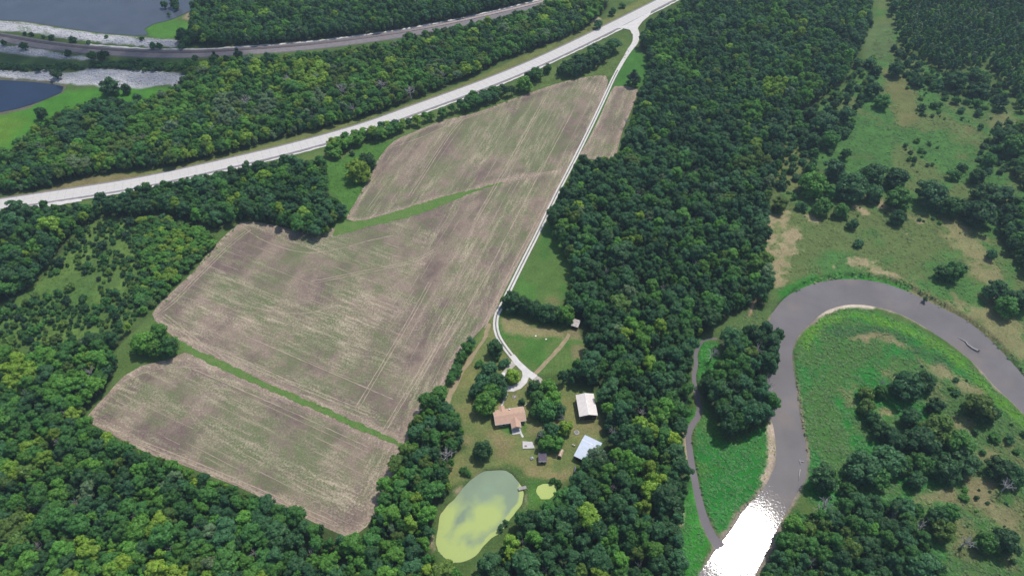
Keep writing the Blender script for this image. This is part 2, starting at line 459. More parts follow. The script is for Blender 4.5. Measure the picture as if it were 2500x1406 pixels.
F6 = [(1165, 1405), (1180, 1378), (1215, 1340), (1245, 1303), (1270, 1262), (1290, 1245), (1325, 1232), (1350, 1220), (1362, 1200), (1385, 1185), (1402, 1165), (1412, 1128), (1440, 1108), (1472, 1075), (1470, 1035), (1468, 990), (1455, 950), (1405, 942), (1362, 932),
      (1370, 908), (1405, 888), (1430, 862), (1425, 830), (1412, 800), (1398, 768), (1372, 742), (1388, 700), (1400, 660), (1375, 610), (1352, 578), (1342, 540), (1352, 500), (1378, 450), (1402, 400),
      (1500, 388), (1522, 350), (1545, 280), (1565, 220), (1585, 165), (1578, 125), (1562, 100), (1580, 62), (1650, 22), (1720, -60), (2135, -60), (2125, 60), (2095, 130), (2060, 195), (1995, 250), (1930, 280), (1905, 380), (1895, 430), (1882, 480),
      (1872, 540), (1862, 600), (1868, 640), (1888, 690), (1868, 750), (1840, 745), (1810, 760), (1760, 780), (1700, 822), (1692, 880), (1686, 930), (1688, 980), (1680, 1005), (1668, 1040), (1670, 1080), (1672, 1120), (1682, 1150), (1684, 1175), (1668, 1230), (1662, 1290), (1667, 1350), (1672, 1420), (1672, 1500), (1140, 1500)]
F7 = [(1765, 815), (1830, 816), (1882, 797), (1913, 808), (1913, 833), (1898, 848), (1886, 868), (1908, 882), (1900, 903), (1875, 914), (1868, 942), (1906, 965), (1902, 988), (1888, 1010), (1870, 1035), (1820, 1058), (1790, 1078), (1770, 1068), (1758, 1030), (1742, 1000), (1716, 955), (1706, 925), (1722, 908), (1768, 890), (1775, 850)]
F9 = [(1830, 1500), (1860, 1395), (1878, 1350), (1898, 1310), (1918, 1278), (1950, 1248), (2022, 1248), (2058, 1220), (2094, 1208), (2152, 1218), (2202, 1214), (2247, 1226), (2258, 1278), (2283, 1325), (2278, 1350), (2305, 1400), (2305, 1500)]
F10 = [(800, 385), (802, 356), (838, 336), (870, 328), (900, 314), (950, 300), (1000, 293), (1040, 281), (1083, 272), (1088, 286), (1060, 296), (1000, 313), (960, 332), (930, 344), (890, 350), (850, 368), (825, 388)]
F11 = [(1095, 270), (1130, 252), (1152, 228), (1200, 225), (1240, 215), (1258, 217), (1250, 232), (1180, 260), (1112, 282)]
F13 = [(1358, 168), (1400, 148), (1450, 128), (1500, 108), (1513, 98), (1508, 116), (1480, 150), (1440, 175), (1400, 192), (1362, 188)]
F15 = [(-80, 150), (100, 158), (150, 152), (200, 158), (260, 148), (340, 146), (400, 152), (452, 152), (450, 172), (350, 176), (250, 166), (150, 174), (110, 176), (-80, 168)]
R1 = [(2165, -60), (2600, -60), (2600, 330), (2490, 275), (2450, 200), (2410, 160), (2360, 170), (2310, 180), (2255, 155), (2205, 125), (2185, 80), (2175, 20)]
R2 = [(2470, 300), (2600, 300), (2600, 480), (2500, 470), (2470, 420), (2440, 395), (2455, 350)]
R4 = [(2445, 505), (2600, 450), (2600, 700), (2500, 668), (2460, 610), (2440, 565)]

E1 = [(1900, 300), (1995, 255), (2060, 200), (2105, 130), (2135, 140), (2140, 220), (2090, 290), (2060, 350), (2000, 400), (1900, 470), (1885, 430)]
E2 = [(2180, 110), (2250, 150), (2320, 185), (2400, 170), (2450, 210), (2460, 280), (2380, 240), (2300, 235), (2230, 215), (2190, 170)]
E3 = [(2430, 300), (2470, 290), (2490, 400), (2440, 430), (2400, 420), (2380, 390)]
HWY_LINE = [(-140, 522), (-60, 508), (0, 499), (100, 484), (200, 469), (300, 453), (400, 434), (500, 412), (600, 389), (700, 365), (800, 338), (900, 308), (1000, 272), (1100, 236), (1200, 199), (1300, 158), (1400, 112), (1500, 63), (1600, 13), (1680, -28), (1800, -90)]
DRIVE_LINE = [(1532, 50), (1547, 64), (1554, 82), (1551, 103), (1538, 122), (1521, 150), (1500, 187), (1480, 230), (1450, 294), (1415, 365), (1385, 424), (1360, 472), (1335, 523), (1310, 575), (1280, 634), (1250, 695), (1237, 722), (1224, 748), (1214, 766), (1210, 790), (1215, 818), (1233, 848), (1262, 884), (1288, 909), (1306, 922)]
RAIL_LINE = [(-200, 72), (-100, 80), (0, 90), (100, 107), (200, 119), (300, 127), (400, 131), (500, 130), (600, 124), (700, 117), (800, 107), (900, 94), (1000, 79), (1100, 60), (1200, 38), (1300, 14), (1350, 0), (1450, -32), (1600, -80)]

# ------------------------------------------------------------------ ground: one sheet, carved where water lies
STEP = 1.2
XS = np.arange(-560, 560 + STEP, STEP); YS = np.arange(60, 720 + STEP, STEP)
GX, GY = np.meshgrid(XS, YS)
COVER = np.zeros(GX.shape + (3,)); COVER[:] = (0.075, 0.125, 0.036)
NZ1 = fbm(GX, GY, 30, 3) - 0.5; NZ2 = fbm(GX, GY, 7, 9) - 0.5
COVER *= (1 + 0.5 * NZ1 + 0.4 * NZ2)[..., None]
ZG = np.zeros(GX.shape)
def window(poly, margin):
    px = [p[0] for p in poly]; py = [p[1] for p in poly]
    i0, i1 = np.searchsorted(XS, [min(px) - margin, max(px) + margin]); j0, j1 = np.searchsorted(YS, [min(py) - margin, max(py) + margin])
    return slice(max(j0, 0), max(j1, 0)), slice(max(i0, 0), max(i1, 0))
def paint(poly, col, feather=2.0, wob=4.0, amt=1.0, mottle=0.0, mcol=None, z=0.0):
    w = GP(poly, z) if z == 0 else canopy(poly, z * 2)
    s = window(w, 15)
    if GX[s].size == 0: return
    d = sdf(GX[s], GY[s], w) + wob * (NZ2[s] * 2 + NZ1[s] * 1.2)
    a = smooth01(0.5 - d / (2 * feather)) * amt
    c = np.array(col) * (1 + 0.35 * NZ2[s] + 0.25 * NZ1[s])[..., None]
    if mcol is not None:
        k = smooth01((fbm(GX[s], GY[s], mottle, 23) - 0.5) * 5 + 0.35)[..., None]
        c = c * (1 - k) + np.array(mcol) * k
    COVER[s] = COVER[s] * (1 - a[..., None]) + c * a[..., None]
def blob(px, py, rx, col, amt=0.8, ry=None, feather=3.0):
    n = 10; ry = ry or rx * 0.7
    paint([(px + rx * math.cos(2 * math.pi * k / n), py + ry * math.sin(2 * math.pi * k / n)) for k in range(n)], col, feather, 5.0, amt)
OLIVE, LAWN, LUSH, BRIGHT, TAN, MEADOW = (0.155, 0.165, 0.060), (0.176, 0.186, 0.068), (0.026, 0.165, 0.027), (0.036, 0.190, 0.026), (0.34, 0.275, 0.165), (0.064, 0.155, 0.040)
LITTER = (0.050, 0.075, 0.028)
# right-hand meadows
paint([(1900, 290), (2000, 255), (2100, 190), (2135, 100), (2140, -60), (2180, -60), (2200, 130), (2450, 250), (2600, 350), (2600, 1080), (2420, 850), (2300, 750), (2100, 680), (1900, 720), (1860, 640), (1880, 450)], MEADOW, 4, 3, 1, 22, (0.105, 0.150, 0.050))
paint([(2145, 160), (2200, 175), (2240, 215), (2245, 290), (2205, 310), (2165, 250)], (0.165, 0.155, 0.065), 6, 8, 0.7)
paint([(2330, 300), (2380, 305), (2385, 340), (2330, 345)], (0.17, 0.15, 0.07), 6, 8, 0.6)
paint([(2430, 270), (2475, 275), (2470, 315), (2425, 320)], (0.20, 0.18, 0.09), 6, 8, 0.6)
paint([(1900, 340), (1960, 360), (1990, 420), (1940, 480), (1900, 440)], (0.17, 0.18, 0.065), 5, 8, 0.7)
paint([(2100, 60), (2180, 60), (2185, 120), (2120, 160)], (0.105, 0.155, 0.060), 4, 5, 0.8)
for p in ([(1878, 520), (1940, 522), (1948, 570), (1930, 600), (1950, 620), (1920, 640), (1885, 690), (1862, 650), (1870, 580)],
          [(2010, 628), (2060, 640), (2110, 630), (2170, 660), (2182, 676), (2120, 672), (2060, 660), (2015, 645)],
          [(2080, 505), (2150, 500), (2175, 525), (2110, 538)], [(2215, 532), (2262, 540), (2240, 562), (2195, 556)], [(1955, 515), (1990, 520), (1985, 535), (1950, 530)]):
    paint(p, TAN, 1.2, 14, 0.85, 5, (0.16, 0.19, 0.075))
paint([(2310, 545), (2360, 552), (2405, 600), (2440, 665), (2470, 760), (2520, 860), (2600, 960), (2600, 1000), (2480, 860), (2385, 785), (2270, 740), (2200, 705), (2230, 690), (2330, 740), (2400, 740), (2390, 690), (2360, 640), (2310, 600)], (0.235, 0.215, 0.105), 4, 12, 0.8)
paint([(1895, 715), (1980, 672), (2080, 662), (2150, 672), (2230, 700), (2210, 712), (2130, 690), (2030, 686), (1950, 706), (1905, 740)], BRIGHT, 2, 3, 0.9)
# inside the river bend
paint([(1940, 850), (1990, 785), (2050, 752), (2120, 755), (2230, 795), (2340, 865), (2430, 950), (2520, 1040), (2600, 1100), (2600, 1500), (2290, 1500), (2000, 1260), (1960, 1180), (1955, 1040)], LUSH, 3, 3, 1, 16, (0.060, 0.150, 0.036))
paint([(2250, 900), (2330, 935), (2420, 1000), (2520, 1080), (2600, 1150), (2600, 1500), (2290, 1500), (2300, 1300), (2340, 1200), (2330, 1080), (2270, 980)], (0.060, 0.140, 0.036), 5, 8, 0.9, 18, (0.13, 0.15, 0.06))
paint([(1958, 830), (2000, 775), (2080, 756), (2200, 785), (2330, 858), (2420, 945), (2500, 1022), (2560, 1075), (2560, 1090), (2480, 1025), (2400, 950), (2310, 870), (2190, 808), (2090, 778), (2010, 795), (1970, 850)], (0.090, 0.230, 0.024), 3, 4, 0.95)
paint([(2010, 800), (2090, 785), (2200, 812), (2260, 850), (2330, 900), (2300, 905), (2220, 855), (2130, 830), (2040, 830)], (0.030, 0.100, 0.032), 4, 6, 0.8)
for p, a in (([(2065, 820), (2110, 812), (2180, 820), (2235, 848), (2200, 852), (2130, 832), (2070, 832)], 0.85), ([(2145, 900), (2190, 895), (2190, 925), (2150, 925)], 0.6), ([(2240, 870), (2330, 905), (2390, 950), (2380, 965), (2310, 930), (2250, 890)], 0.7),
             ([(2135, 995), (2185, 992), (2190, 1025), (2140, 1028)], 0.9), ([(2060, 955), (2085, 945), (2085, 985), (2065, 990)], 0.5), ([(2325, 1025), (2370, 1040), (2375, 1070), (2330, 1055)], 0.6), ([(2235, 1205), (2330, 1190), (2325, 1225), (2240, 1230)], 0.7),
             ([(2380, 1100), (2430, 1110), (2420, 1130), (2380, 1125)], 0.5), ([(2360, 1185), (2420, 1180), (2410, 1230), (2350, 1225)], 0.6), ([(2420, 1235), (2480, 1240), (2470, 1290), (2420, 1280)], 0.5), ([(2320, 1300), (2360, 1305), (2345, 1345), (2300, 1350)], 0.8)):
    paint(p, (0.27, 0.22, 0.125), 2.5, 6, a)
# tongue of land beside the creek and its far bank
paint([(1690, 1050), (1722, 985), (1760, 1050), (1885, 1020), (1900, 1110), (1870, 1190), (1810, 1255), (1755, 1335), (1735, 1310), (1705, 1200)], LUSH, 2.5, 3, 1, 14, (0.055, 0.170, 0.030))
paint([(1662, 1000), (1700, 1000), (1680, 1060), (1700, 1190), (1745, 1320), (1700, 1420), (1650, 1500), (1655, 1250), (1672, 1100)], BRIGHT, 2.5, 3, 1)
paint([(1700, 830), (1750, 820), (1760, 880), (1710, 950), (1695, 920)], BRIGHT, 2.5, 3, 1)
paint([(1690, 800), (1760, 780), (1850, 740), (1880, 700), (1900, 720), (1870, 790), (1820, 830), (1740, 830)], (0.085, 0.145, 0.045), 3, 4, 1)
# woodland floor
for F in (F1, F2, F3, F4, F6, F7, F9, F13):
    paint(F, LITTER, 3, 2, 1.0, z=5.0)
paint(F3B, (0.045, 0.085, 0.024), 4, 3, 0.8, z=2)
paint(S1, (0.110, 0.185, 0.045), 6, 4, 1.0, 14, (0.085, 0.150, 0.040))
paint([(-60, 760), (60, 720), (120, 690), (250, 700), (250, 760), (120, 800), (-60, 830)], (0.070, 0.145, 0.036), 8, 6, 0.7)
# banks and verges
paint([(0, 465), (90, 470), (250, 430), (420, 408), (560, 376), (760, 322), (940, 275), (1110, 212), (1290, 132), (1430, 72), (1560, 0), (1600, -40), (1640, -40), (1600, 0), (1500, 52), (1400, 100), (1200, 188), (1000, 260), (800, 326), (600, 377), (400, 422), (200, 458), (60, 480)], (0.150, 0.175, 0.058), 2, 2, 1.0)
paint([(100, 470), (180, 440), (300, 425), (350, 430), (250, 452), (150, 470)], (0.22, 0.18, 0.09), 2, 3, 0.7)
paint([(0, 520), (200, 495), (330, 465), (470, 440), (700, 392), (860, 340), (950, 300), (1090, 262), (1250, 205), (1360, 155), (1520, 92), (1545, 110), (1500, 185), (1350, 210), (1200, 265), (1060, 305), (960, 345), (800, 400), (600, 420), (300, 480), (0, 540)], (0.100, 0.155, 0.045), 2, 2, 1.0)
paint([(1330, 118), (1400, 82), (1460, 50), (1460, 60), (1400, 92), (1340, 125)], (0.14, 0.17, 0.06), 2, 2, 1)
paint([(1440, 52), (1462, 40), (1470, 48), (1450, 60)], (0.42, 0.36, 0.24), 1, 3, 0.8)
paint([(1290, 20), (1330, 5), (1340, 10), (1300, 26)], (0.45, 0.37, 0.25), 1, 2, 0.9)
paint([(790, 395), (830, 390), (890, 352), (960, 345), (930, 385), (880, 480), (845, 535), (820, 580), (810, 560), (830, 490), (795, 460)], (0.072, 0.170, 0.034), 2, 2, 1)
paint([(1540, 112), (1582, 145), (1580, 195), (1556, 216), (1500, 210), (1520, 160)], (0.058, 0.165, 0.032), 2, 2, 1)
paint([(1490, 205), (1508, 205), (1430, 360), (1405, 400), (1400, 390)], (0.062, 0.150, 0.032), 1.5, 1, 1)
paint([(1338, 540), (1385, 590), (1402, 650), (1385, 705), (1365, 755), (1300, 745), (1246, 715), (1270, 665)], (0.068, 0.160, 0.035), 2, 2, 1, 20, (0.085, 0.155, 0.040))
paint([(1320, 725), (1360, 715), (1370, 745), (1330, 745)], (0.17, 0.16, 0.075), 3, 4, 0.8)
paint([(1355, 470), (1300, 575), (1225, 722), (1200, 775), (1150, 835), (1110, 885), (1130, 880), (1200, 810), (1240, 730), (1330, 560), (1365, 480)], (0.098, 0.160, 0.045), 1.5, 1.5, 1)
# farmyard
paint([(1205, 768), (1225, 860), (1300, 925), (1420, 955), (1475, 1000), (1465, 1075), (1415, 1120), (1402, 1165), (1350, 1185), (1290, 1160), (1200, 1150), (1130, 1170), (1080, 1200), (1090, 1160), (1105, 1115), (1142, 1090), (1122, 1010), (1085, 975), (1095, 935), (1150, 860)], LAWN, 2, 1.5, 1, 14, (0.130, 0.170, 0.056))
paint([(1212, 775), (1240, 770), (1300, 797), (1370, 818), (1425, 828), (1432, 862), (1385, 905), (1320, 915), (1290, 902), (1245, 855), (1220, 820)], (0.068, 0.165, 0.034), 2, 1.5, 1, 12, (0.10, 0.165, 0.045))
paint([(1232, 780), (1260, 785), (1300, 795), (1380, 812), (1375, 825), (1320, 820), (1270, 815), (1238, 810)], (0.27, 0.235, 0.12), 2, 5, 0.85)
paint([(1405, 845), (1428, 850), (1425, 880), (1405, 885)], (0.24, 0.20, 0.11), 2, 4, 0.7)
paint([(1385, 808), (1410, 805), (1420, 830), (1395, 825)], (0.25, 0.215, 0.12), 1.5, 2, 0.8)
for x, y, r, a in ((1140, 1075, 16, 0.6), (1228, 1082, 15, 0.6), (1225, 1108, 16, 0.6), (1205, 1060, 20, 0.4), (1300, 1155, 25, 0.6), (1350, 1163, 25, 0.7), (1385, 1150, 15, 0.5), (1275, 1125, 15, 0.4), (1140, 1120, 14, 0.4), (1395, 1045, 20, 0.4), (1440, 1042, 22, 0.5), (1385, 1090, 15, 0.6), (1310, 1050, 22, 0.5), (1300, 945, 16, 0.4), (1120, 1000, 12, 0.4)):
    blob(x, y, r, (0.26, 0.205, 0.11), a)
paint([(1208, 1038), (1250, 1030), (1253, 1062), (1240, 1060), (1222, 1048)], (0.045, 0.14, 0.028), 1, 0.5, 0.9)
paint([(1275, 1030), (1284, 1026), (1284, 1055), (1276, 1058)], (0.07, 0.17, 0.03), 1, 0.5, 0.8)
# pond rims
paint([(1150, 1165), (1190, 1135), (1230, 1128), (1275, 1142), (1290, 1170), (1288, 1230), (1270, 1265), (1200, 1340), (1140, 1395), (1080, 1385), (1050, 1320), (1060, 1270), (1100, 1215)], (0.070, 0.125, 0.034), 2, 2, 1)
paint([(1290, 1165), (1360, 1172), (1365, 1200), (1345, 1225), (1310, 1240), (1280, 1262), (1285, 1220)], (0.072, 0.165, 0.034), 2, 2, 1)
paint([(1077, 1244), (1100, 1228), (1118, 1205), (1140, 1185), (1160, 1160), (1173, 1148), (1176, 1156), (1150, 1177), (1125, 1200), (1100, 1226), (1084, 1246)], (0.33, 0.26, 0.16), 0.8, 1.2, 0.9)
paint([(1108, 1198), (1125, 1185), (1132, 1200), (1115, 1212)], (0.34, 0.27, 0.17), 1, 1.5, 0.8)
paint([(1046, 1310), (1058, 1300), (1060, 1345), (1052, 1335)], (0.36, 0.29, 0.19), 1, 1, 0.8)
paint([(1281, 1205), (1287, 1205), (1283, 1240), (1278, 1240)], (0.36, 0.31, 0.22), 0.8, 0.8, 0.8)
paint([(1140, 1400), (1170, 1370), (1215, 1335), (1245, 1300), (1240, 1320), (1200, 1365), (1170, 1400)], (0.085, 0.135, 0.042), 2, 1.5, 1)
# left: open grass beside the field corners
paint([(465, 670), (520, 600), (560, 560), (575, 560), (480, 660), (415, 730), (375, 770), (380, 750)], (0.078, 0.155, 0.036), 2, 2, 1)
paint([(372, 768), (395, 797), (430, 827), (460, 852), (410, 880), (345, 895), (302, 920), (262, 962), (230, 1000), (215, 1020), (200, 1018), (270, 940), (285, 890), (280, 855), (330, 805)], (0.092, 0.155, 0.042), 1.5, 1.5, 1)
paint([(395, 1112), (450, 1135), (430, 1142), (395, 1130)], (0.13, 0.16, 0.05), 1, 1, 1)
# lakeside
paint([(-60, 270), (40, 266), (110, 243), (160, 222), (250, 215), (430, 212), (445, 238), (300, 252), (190, 262), (100, 310), (55, 340), (0, 402), (-60, 430)], (0.060, 0.185, 0.024), 5, 4, 1)
paint([(-60, 285), (30, 280), (60, 300), (20, 350), (-60, 390)], (0.110, 0.200, 0.026), 10, 5, 0.8)
paint([(360, 88), (352, 72), (372, 60), (425, 48), (460, 55), (470, 75), (430, 95), (390, 95)], (0.070, 0.180, 0.032), 2, 2, 1)
paint([(440, 45), (470, 22), (485, 30), (462, 52)], (0.28, 0.23, 0.15), 2, 3, 0.8)
ROCK = (0.44, 0.44, 0.46)
paint([(-120, 48), (0, 52), (60, 55), (150, 70), (250, 84), (330, 92), (430, 100), (440, 112), (380, 117), (250, 106), (150, 92), (60, 80), (0, 74), (-120, 65)], ROCK, 2, 4, 0.95)
paint([(0, 49), (100, 57), (250, 80), (350, 90), (350, 93), (250, 85), (100, 63), (0, 53)], (0.17, 0.20, 0.09), 1.5, 3, 0.7)
paint([(45, 65), (75, 65), (75, 78), (45, 78)], (0.10, 0.16, 0.05), 2, 4, 0.7)
paint([(100, 72), (125, 72), (120, 86), (100, 84)], (0.10, 0.16, 0.05), 2, 4, 0.6)
paint([(-80, 104), (0, 108), (60, 116), (150, 130), (240, 146), (240, 150), (130, 143), (60, 134), (0, 126), (-80, 120)], ROCK, 2, 5, 0.9)
paint([(-80, 170), (0, 172), (60, 178), (110, 170), (160, 182), (230, 168), (300, 172), (360, 172), (440, 180), (470, 196), (420, 208), (350, 214), (250, 212), (150, 203), (60, 192), (0, 188), (-80, 188)], ROCK, 2, 4, 0.95)
paint([(450, 190), (520, 175), (560, 185), (500, 205)], (0.25, 0.23, 0.21), 2, 8, 0.6)
paint([(-80, 128), (0, 130), (120, 146), (240, 152), (340, 140), (450, 142), (455, 160), (330, 165), (150, 160), (0, 165), (-80, 165)], (0.055, 0.105, 0.036), 3, 3, 1)

for W_ in (WW_UP, WW_LOW):
    paint(W_, (0.100, 0.185, 0.045), 1.5, 1, 1)
# water hollows
def carve(poly, z, depth, out_w, in_w, mud=None, mudw=3.0):
    s = window(poly, out_w + mudw + 6)
    if GX[s].size == 0: return
    d = sdf(GX[s], GY[s], poly)
    k = smooth01((out_w - d) / (out_w + in_w))
    ZG[s] = np.minimum(ZG[s], -depth * k)
    if mud is not None:
        a = smooth01((mudw * (1 + 2.2 * NZ1[s] + 1.2 * NZ2[s]) - d) / 1.6)[..., None]
        COVER[s] = COVER[s] * (1 - a) + np.array(mud) * (1 + 0.4 * NZ2[s])[..., None] * a
TERR = [(1885, 770), (1905, 735), (1960, 691), (2020, 672), (2100, 667), (2160, 675), (2210, 691), (2260, 716), (2310, 743), (2360, 773), (2410, 808), (2452, 850), (2500, 905), (2570, 970), (2560, 1000), (2470, 900), (2350, 790), (2200, 715), (2050, 690), (1950, 715)]
def terrace():
    w = spline(GP(TERR), 3.0, True); s = window(w, 6)
    d = sdf(GX[s], GY[s], w) + 0.8 * NZ2[s]
    ZG[s] = np.minimum(ZG[s], -2.3 * smooth01((0.7 - d) / 1.4))
    a = smooth01((0.6 - np.abs(d)) / 1.2)[..., None] * 0.8
    COVER[s] = COVER[s] * (1 - a) + np.array((0.10, 0.085, 0.06)) * a
def waterpoly(pts, z, closed=True):
    return spline(GP(pts, z), 4.0, True)
W_RIVER = waterpoly(RIVER, WZ['river'])
cl = [(G(x, y, WZ['creek']), w * 0.78) for x, y, w in CREEK_LINE]
def ribbon_outline(line):
    L, R = [], []
    n = len(line)
    for i, (p, w) in enumerate(line):
        d = (line[min(i + 1, n - 1)][0] - line[max(i - 1, 0)][0]).normalized()
        nrm = Vector((-d.y, d.x, 0))
        L.append(p + nrm * w / 2); R.append(p - nrm * w / 2)
    return L + R[::-1]
W_CREEK = spline(ribbon_outline(cl), 3.0, True)
W_POND = [Vector((p.x + 1.6 * float(fbm(p.x, p.y, 7, 3) - 0.5) * 2, p.y + 1.6 * float(fbm(p.x, p.y, 7, 4) - 0.5) * 2, 0)) for p in spline(GP(POND, WZ['pond']), 1.6, True)]; W_POND2 = waterpoly(POND2, WZ['pond'])
W_LAKE1 = GP(LAKE1, WZ['lake']); W_LAKE2 = GP(LAKE2, WZ['lake'])
carve(W_CREEK, -0.7, 1.6, 1.2, 1.2, (0.20, 0.17, 0.12), 0.8)
terrace()
carve(W_RIVER, -0.9, 2.4, 2.2, 2.0, (0.25, 0.215, 0.165), 2.2)
carve(W_POND, -0.5, 1.4, 1.5, 1.5, (0.085, 0.10, 0.042), 1.2)
carve(W_POND2, -0.5, 1.4, 1.5, 1.5, (0.085, 0.10, 0.042), 0.8)
carve(W_LAKE1, -0.6, 1.8, 3, 3); carve(W_LAKE2, -0.6, 1.8, 3, 3, (0.12, 0.12, 0.08), 5.0)
# sand bars that show on the inside of the bends
def bar(pts, w, col):
    line = spline(GP(pts), 3.0)
    s = window(line, 20)
    d = line_dist(GX[s], GY[s], line) - w * (1 + 1.6 * NZ2[s])
    a = smooth01(0.5 - d / 1.6)[..., None]
    COVER[s] = COVER[s] * (1 - a) + np.array(col) * (1 + 0.5 * NZ2[s])[..., None] * a
bar([(2000, 770), (2050, 750), (2095, 746), (2130, 750)], 1.4, (0.50, 0.43, 0.34))
bar([(1884, 1040), (1882, 1075), (1884, 1110), (1878, 1140), (1866, 1170)], 1.9, (0.40, 0.33, 0.25))
bar([(1855, 1200), (1825, 1235), (1800, 1270)], 1.0, (0.33, 0.28, 0.23))
bar([(1900, 752), (1925, 730), (1965, 707), (2000, 695)], 1.0, (0.36, 0.29, 0.22))
bar([(1942, 960), (1946, 1000), (1954, 1040)], 1.2, (0.28, 0.24, 0.18))
bar([(2185, 706), (2235, 728), (2240, 730)], 1.0, (0.42, 0.36, 0.28))
bar([(1672, 1050), (1674, 1085), (1678, 1120)], 0.7, (0.34, 0.27, 0.18))
bar([(1665, 1240), (1664, 1280)], 0.8, (0.45, 0.37, 0.26))
bar([(1835, 690), (1842, 715), (1838, 745), (1830, 770)], 0.7, (0.36, 0.24, 0.16))

ny, nx = GX.shape
verts = np.stack([GX, GY, ZG], -1).reshape(-1, 3)
ii = (np.arange(ny - 1)[:, None] * nx + np.arange(nx - 1)[None, :]).ravel()
quads = np.stack([ii, ii + 1, ii + nx + 1, ii + nx], -1)
# wider country around it, out to the horizon
ring = [(-6000, -5000), (7000, -5000), (7000, 8000), (-6000, 8000)]
b0 = len(verts)
corner = [0, nx - 1, ny * nx - 1, (ny - 1) * nx]
me = bpy.data.meshes.new('ground')
allv = np.vstack([verts, np.array([(x, y, 0.0) for x, y in ring])])
me.vertices.add(len(allv)); me.vertices.foreach_set('co', allv.ravel())
extra = np.array([[b0, b0 + 1, corner[1], corner[0]], [b0 + 1, b0 + 2, corner[2], corner[1]], [b0 + 2, b0 + 3, corner[3], corner[2]], [b0 + 3, b0, corner[0], corner[3]]])
allq = np.vstack([quads, extra])
me.loops.add(len(allq) * 4); me.loops.foreach_set('vertex_index', allq.ravel())
me.polygons.add(len(allq)); me.polygons.foreach_set('loop_start', np.arange(len(allq)) * 4)
me.polygons.foreach_set('use_smooth', np.ones(len(allq), bool))
at = me.attributes.new('cover', 'FLOAT_COLOR', 'POINT')
cc = np.ones((len(allv), 4)); cc[:b0, :3] = np.clip(COVER.reshape(-1, 3), 0.004, 0.9); cc[b0:, :3] = (0.06, 0.10, 0.035)
at.data.foreach_set('color', cc.ravel())
me.materials.append(M_GROUND)
me.update(); me.validate()
ground = link(bpy.data.objects.new('ground', me)); tag(ground, kind='structure')

# ------------------------------------------------------------------ flat sheets
def sheet(name, pts, z, mat, label=None, grow=0.0):
    n = len(pts)
    tri = tessellate_polygon([[Vector((p[0], p[1], 0)) for p in pts]])
    vs = [(p[0], p[1], z) for p in pts]
    fs = []
    for t in tri:
        a, b, c = [Vector(vs[i]) for i in t]
        fs.append(tuple(t) if (b - a).cross(c - a).z > 0 else tuple(t[::-1]))
    o = mesh_from(name, vs, fs, mat)
    tag(o, label, kind='structure')
    return o
def grown(pts, d):
    n = len(pts); out = []
    area = sum(pts[i][0] * pts[(i + 1) % n][1] - pts[(i + 1) % n][0] * pts[i][1] for i in range(n))
    sg = 1 if area > 0 else -1
    for i in range(n):
        a, b = Vector(pts[i - 1][:2]), Vector(pts[(i + 1) % n][:2])
        e = (b - a).normalized()
        out.append(Vector((pts[i][0] + e.y * d * sg, pts[i][1] - e.x * d * sg, 0)))
    return out
def ribbon(name, pts, width, z, mat, thick=0.0, off=0.0, parent=None, kind='structure', jitter=0.0, step=3.0):
    line = spline(pts, step)
    n = len(line); vs, fs = [], []
    for i, p in enumerate(line):
        d = (line[min(i + 1, n - 1)] - line[max(i - 1, 0)]).normalized()
        nr = Vector((-d.y, d.x, 0))
        w = width(i / (n - 1)) if callable(width) else width
        j = [random.uniform(-jitter, jitter) for _ in range(2)]
        l, r = p + nr * (off + w / 2 + j[0]), p + nr * (off - w / 2 + j[1])
        if thick:
            lo, ro = p + nr * (off + w / 2 + thick * 1.5), p + nr * (off - w / 2 - thick * 1.5)
            vs += [(lo.x, lo.y, z - thick), (l.x, l.y, z), (r.x, r.y, z), (ro.x, ro.y, z - thick)]
        else:
            vs += [(l.x, l.y, z), (r.x, r.y, z)]
    k = 4 if thick else 2
    for i in range(n - 1):
        for q in range(k - 1):
            a = i * k + q
            fs.append((a + 1, a, a + k, a + k + 1)[::-1])
    o = mesh_from(name, vs, fs, mat, parent)
    bm = bmesh.new(); bm.from_mesh(o.data)
    for f in bm.faces:
        if f.normal.z < 0: f.normal_flip()
    bm.to_mesh(o.data); bm.free()
    if kind: tag(o, kind=kind)
    return o

# ponds: duckweed drifts in swirls
def algae(nt, cc, v):
    w = noise(nt, v, 0.045, 2, 0.5)
    vm = N(nt, 'ShaderNodeVectorMath', operation='MULTIPLY_ADD')
    n3 = N(nt, 'ShaderNodeTexNoise'); n3.inputs['Scale'].default_value = 0.06; n3.inputs['Detail'].default_value = 2.0
    nt.links.new(v, n3.inputs['Vector'])
    vm.inputs[1].default_value = (18, 18, 0)
    nt.links.new(n3.outputs['Color'], vm.inputs[0]); nt.links.new(v, vm.inputs[2])
    s = noise(nt, vm.outputs[0], 0.11, 6, 0.6)
    at = N(nt, 'ShaderNodeAttribute', attribute_name='weed')
    a = N(nt, 'ShaderNodeMath', operation='ADD'); nt.links.new(ramp(nt, s, 0.3, 0.7, -0.11, 0.11), a.inputs[0]); nt.links.new(at.outputs['Fac'], a.inputs[1])
    f = ramp(nt, a.outputs[0], 0.14, 0.66, 0, 1)
    return mix(nt, f, cc, (0.38, 0.455, 0.155))
M_POND = water_mat('algae_pond_water', (0.215, 0.280, 0.185), 0.15, 0.004, 1.0, 0.8, algae)
M_POND2 = plain('duckweed', (0.40, 0.48, 0.15), 0.8, 0.2, 0.08, 2.0)

sheet('river', grown(W_RIVER, 1.6), WZ['river'], M_RIVER)
sheet('creek', grown(W_CREEK, 0.8), WZ['creek'], M_CREEK)
sheet('small_pond', grown(W_POND2, 1.2), WZ['pond'], M_POND2)
sheet('lake', W_LAKE1, WZ['lake'], M_LAKE)
sheet('deep_lake', W_LAKE2, WZ['lake'], M_LAKE2)

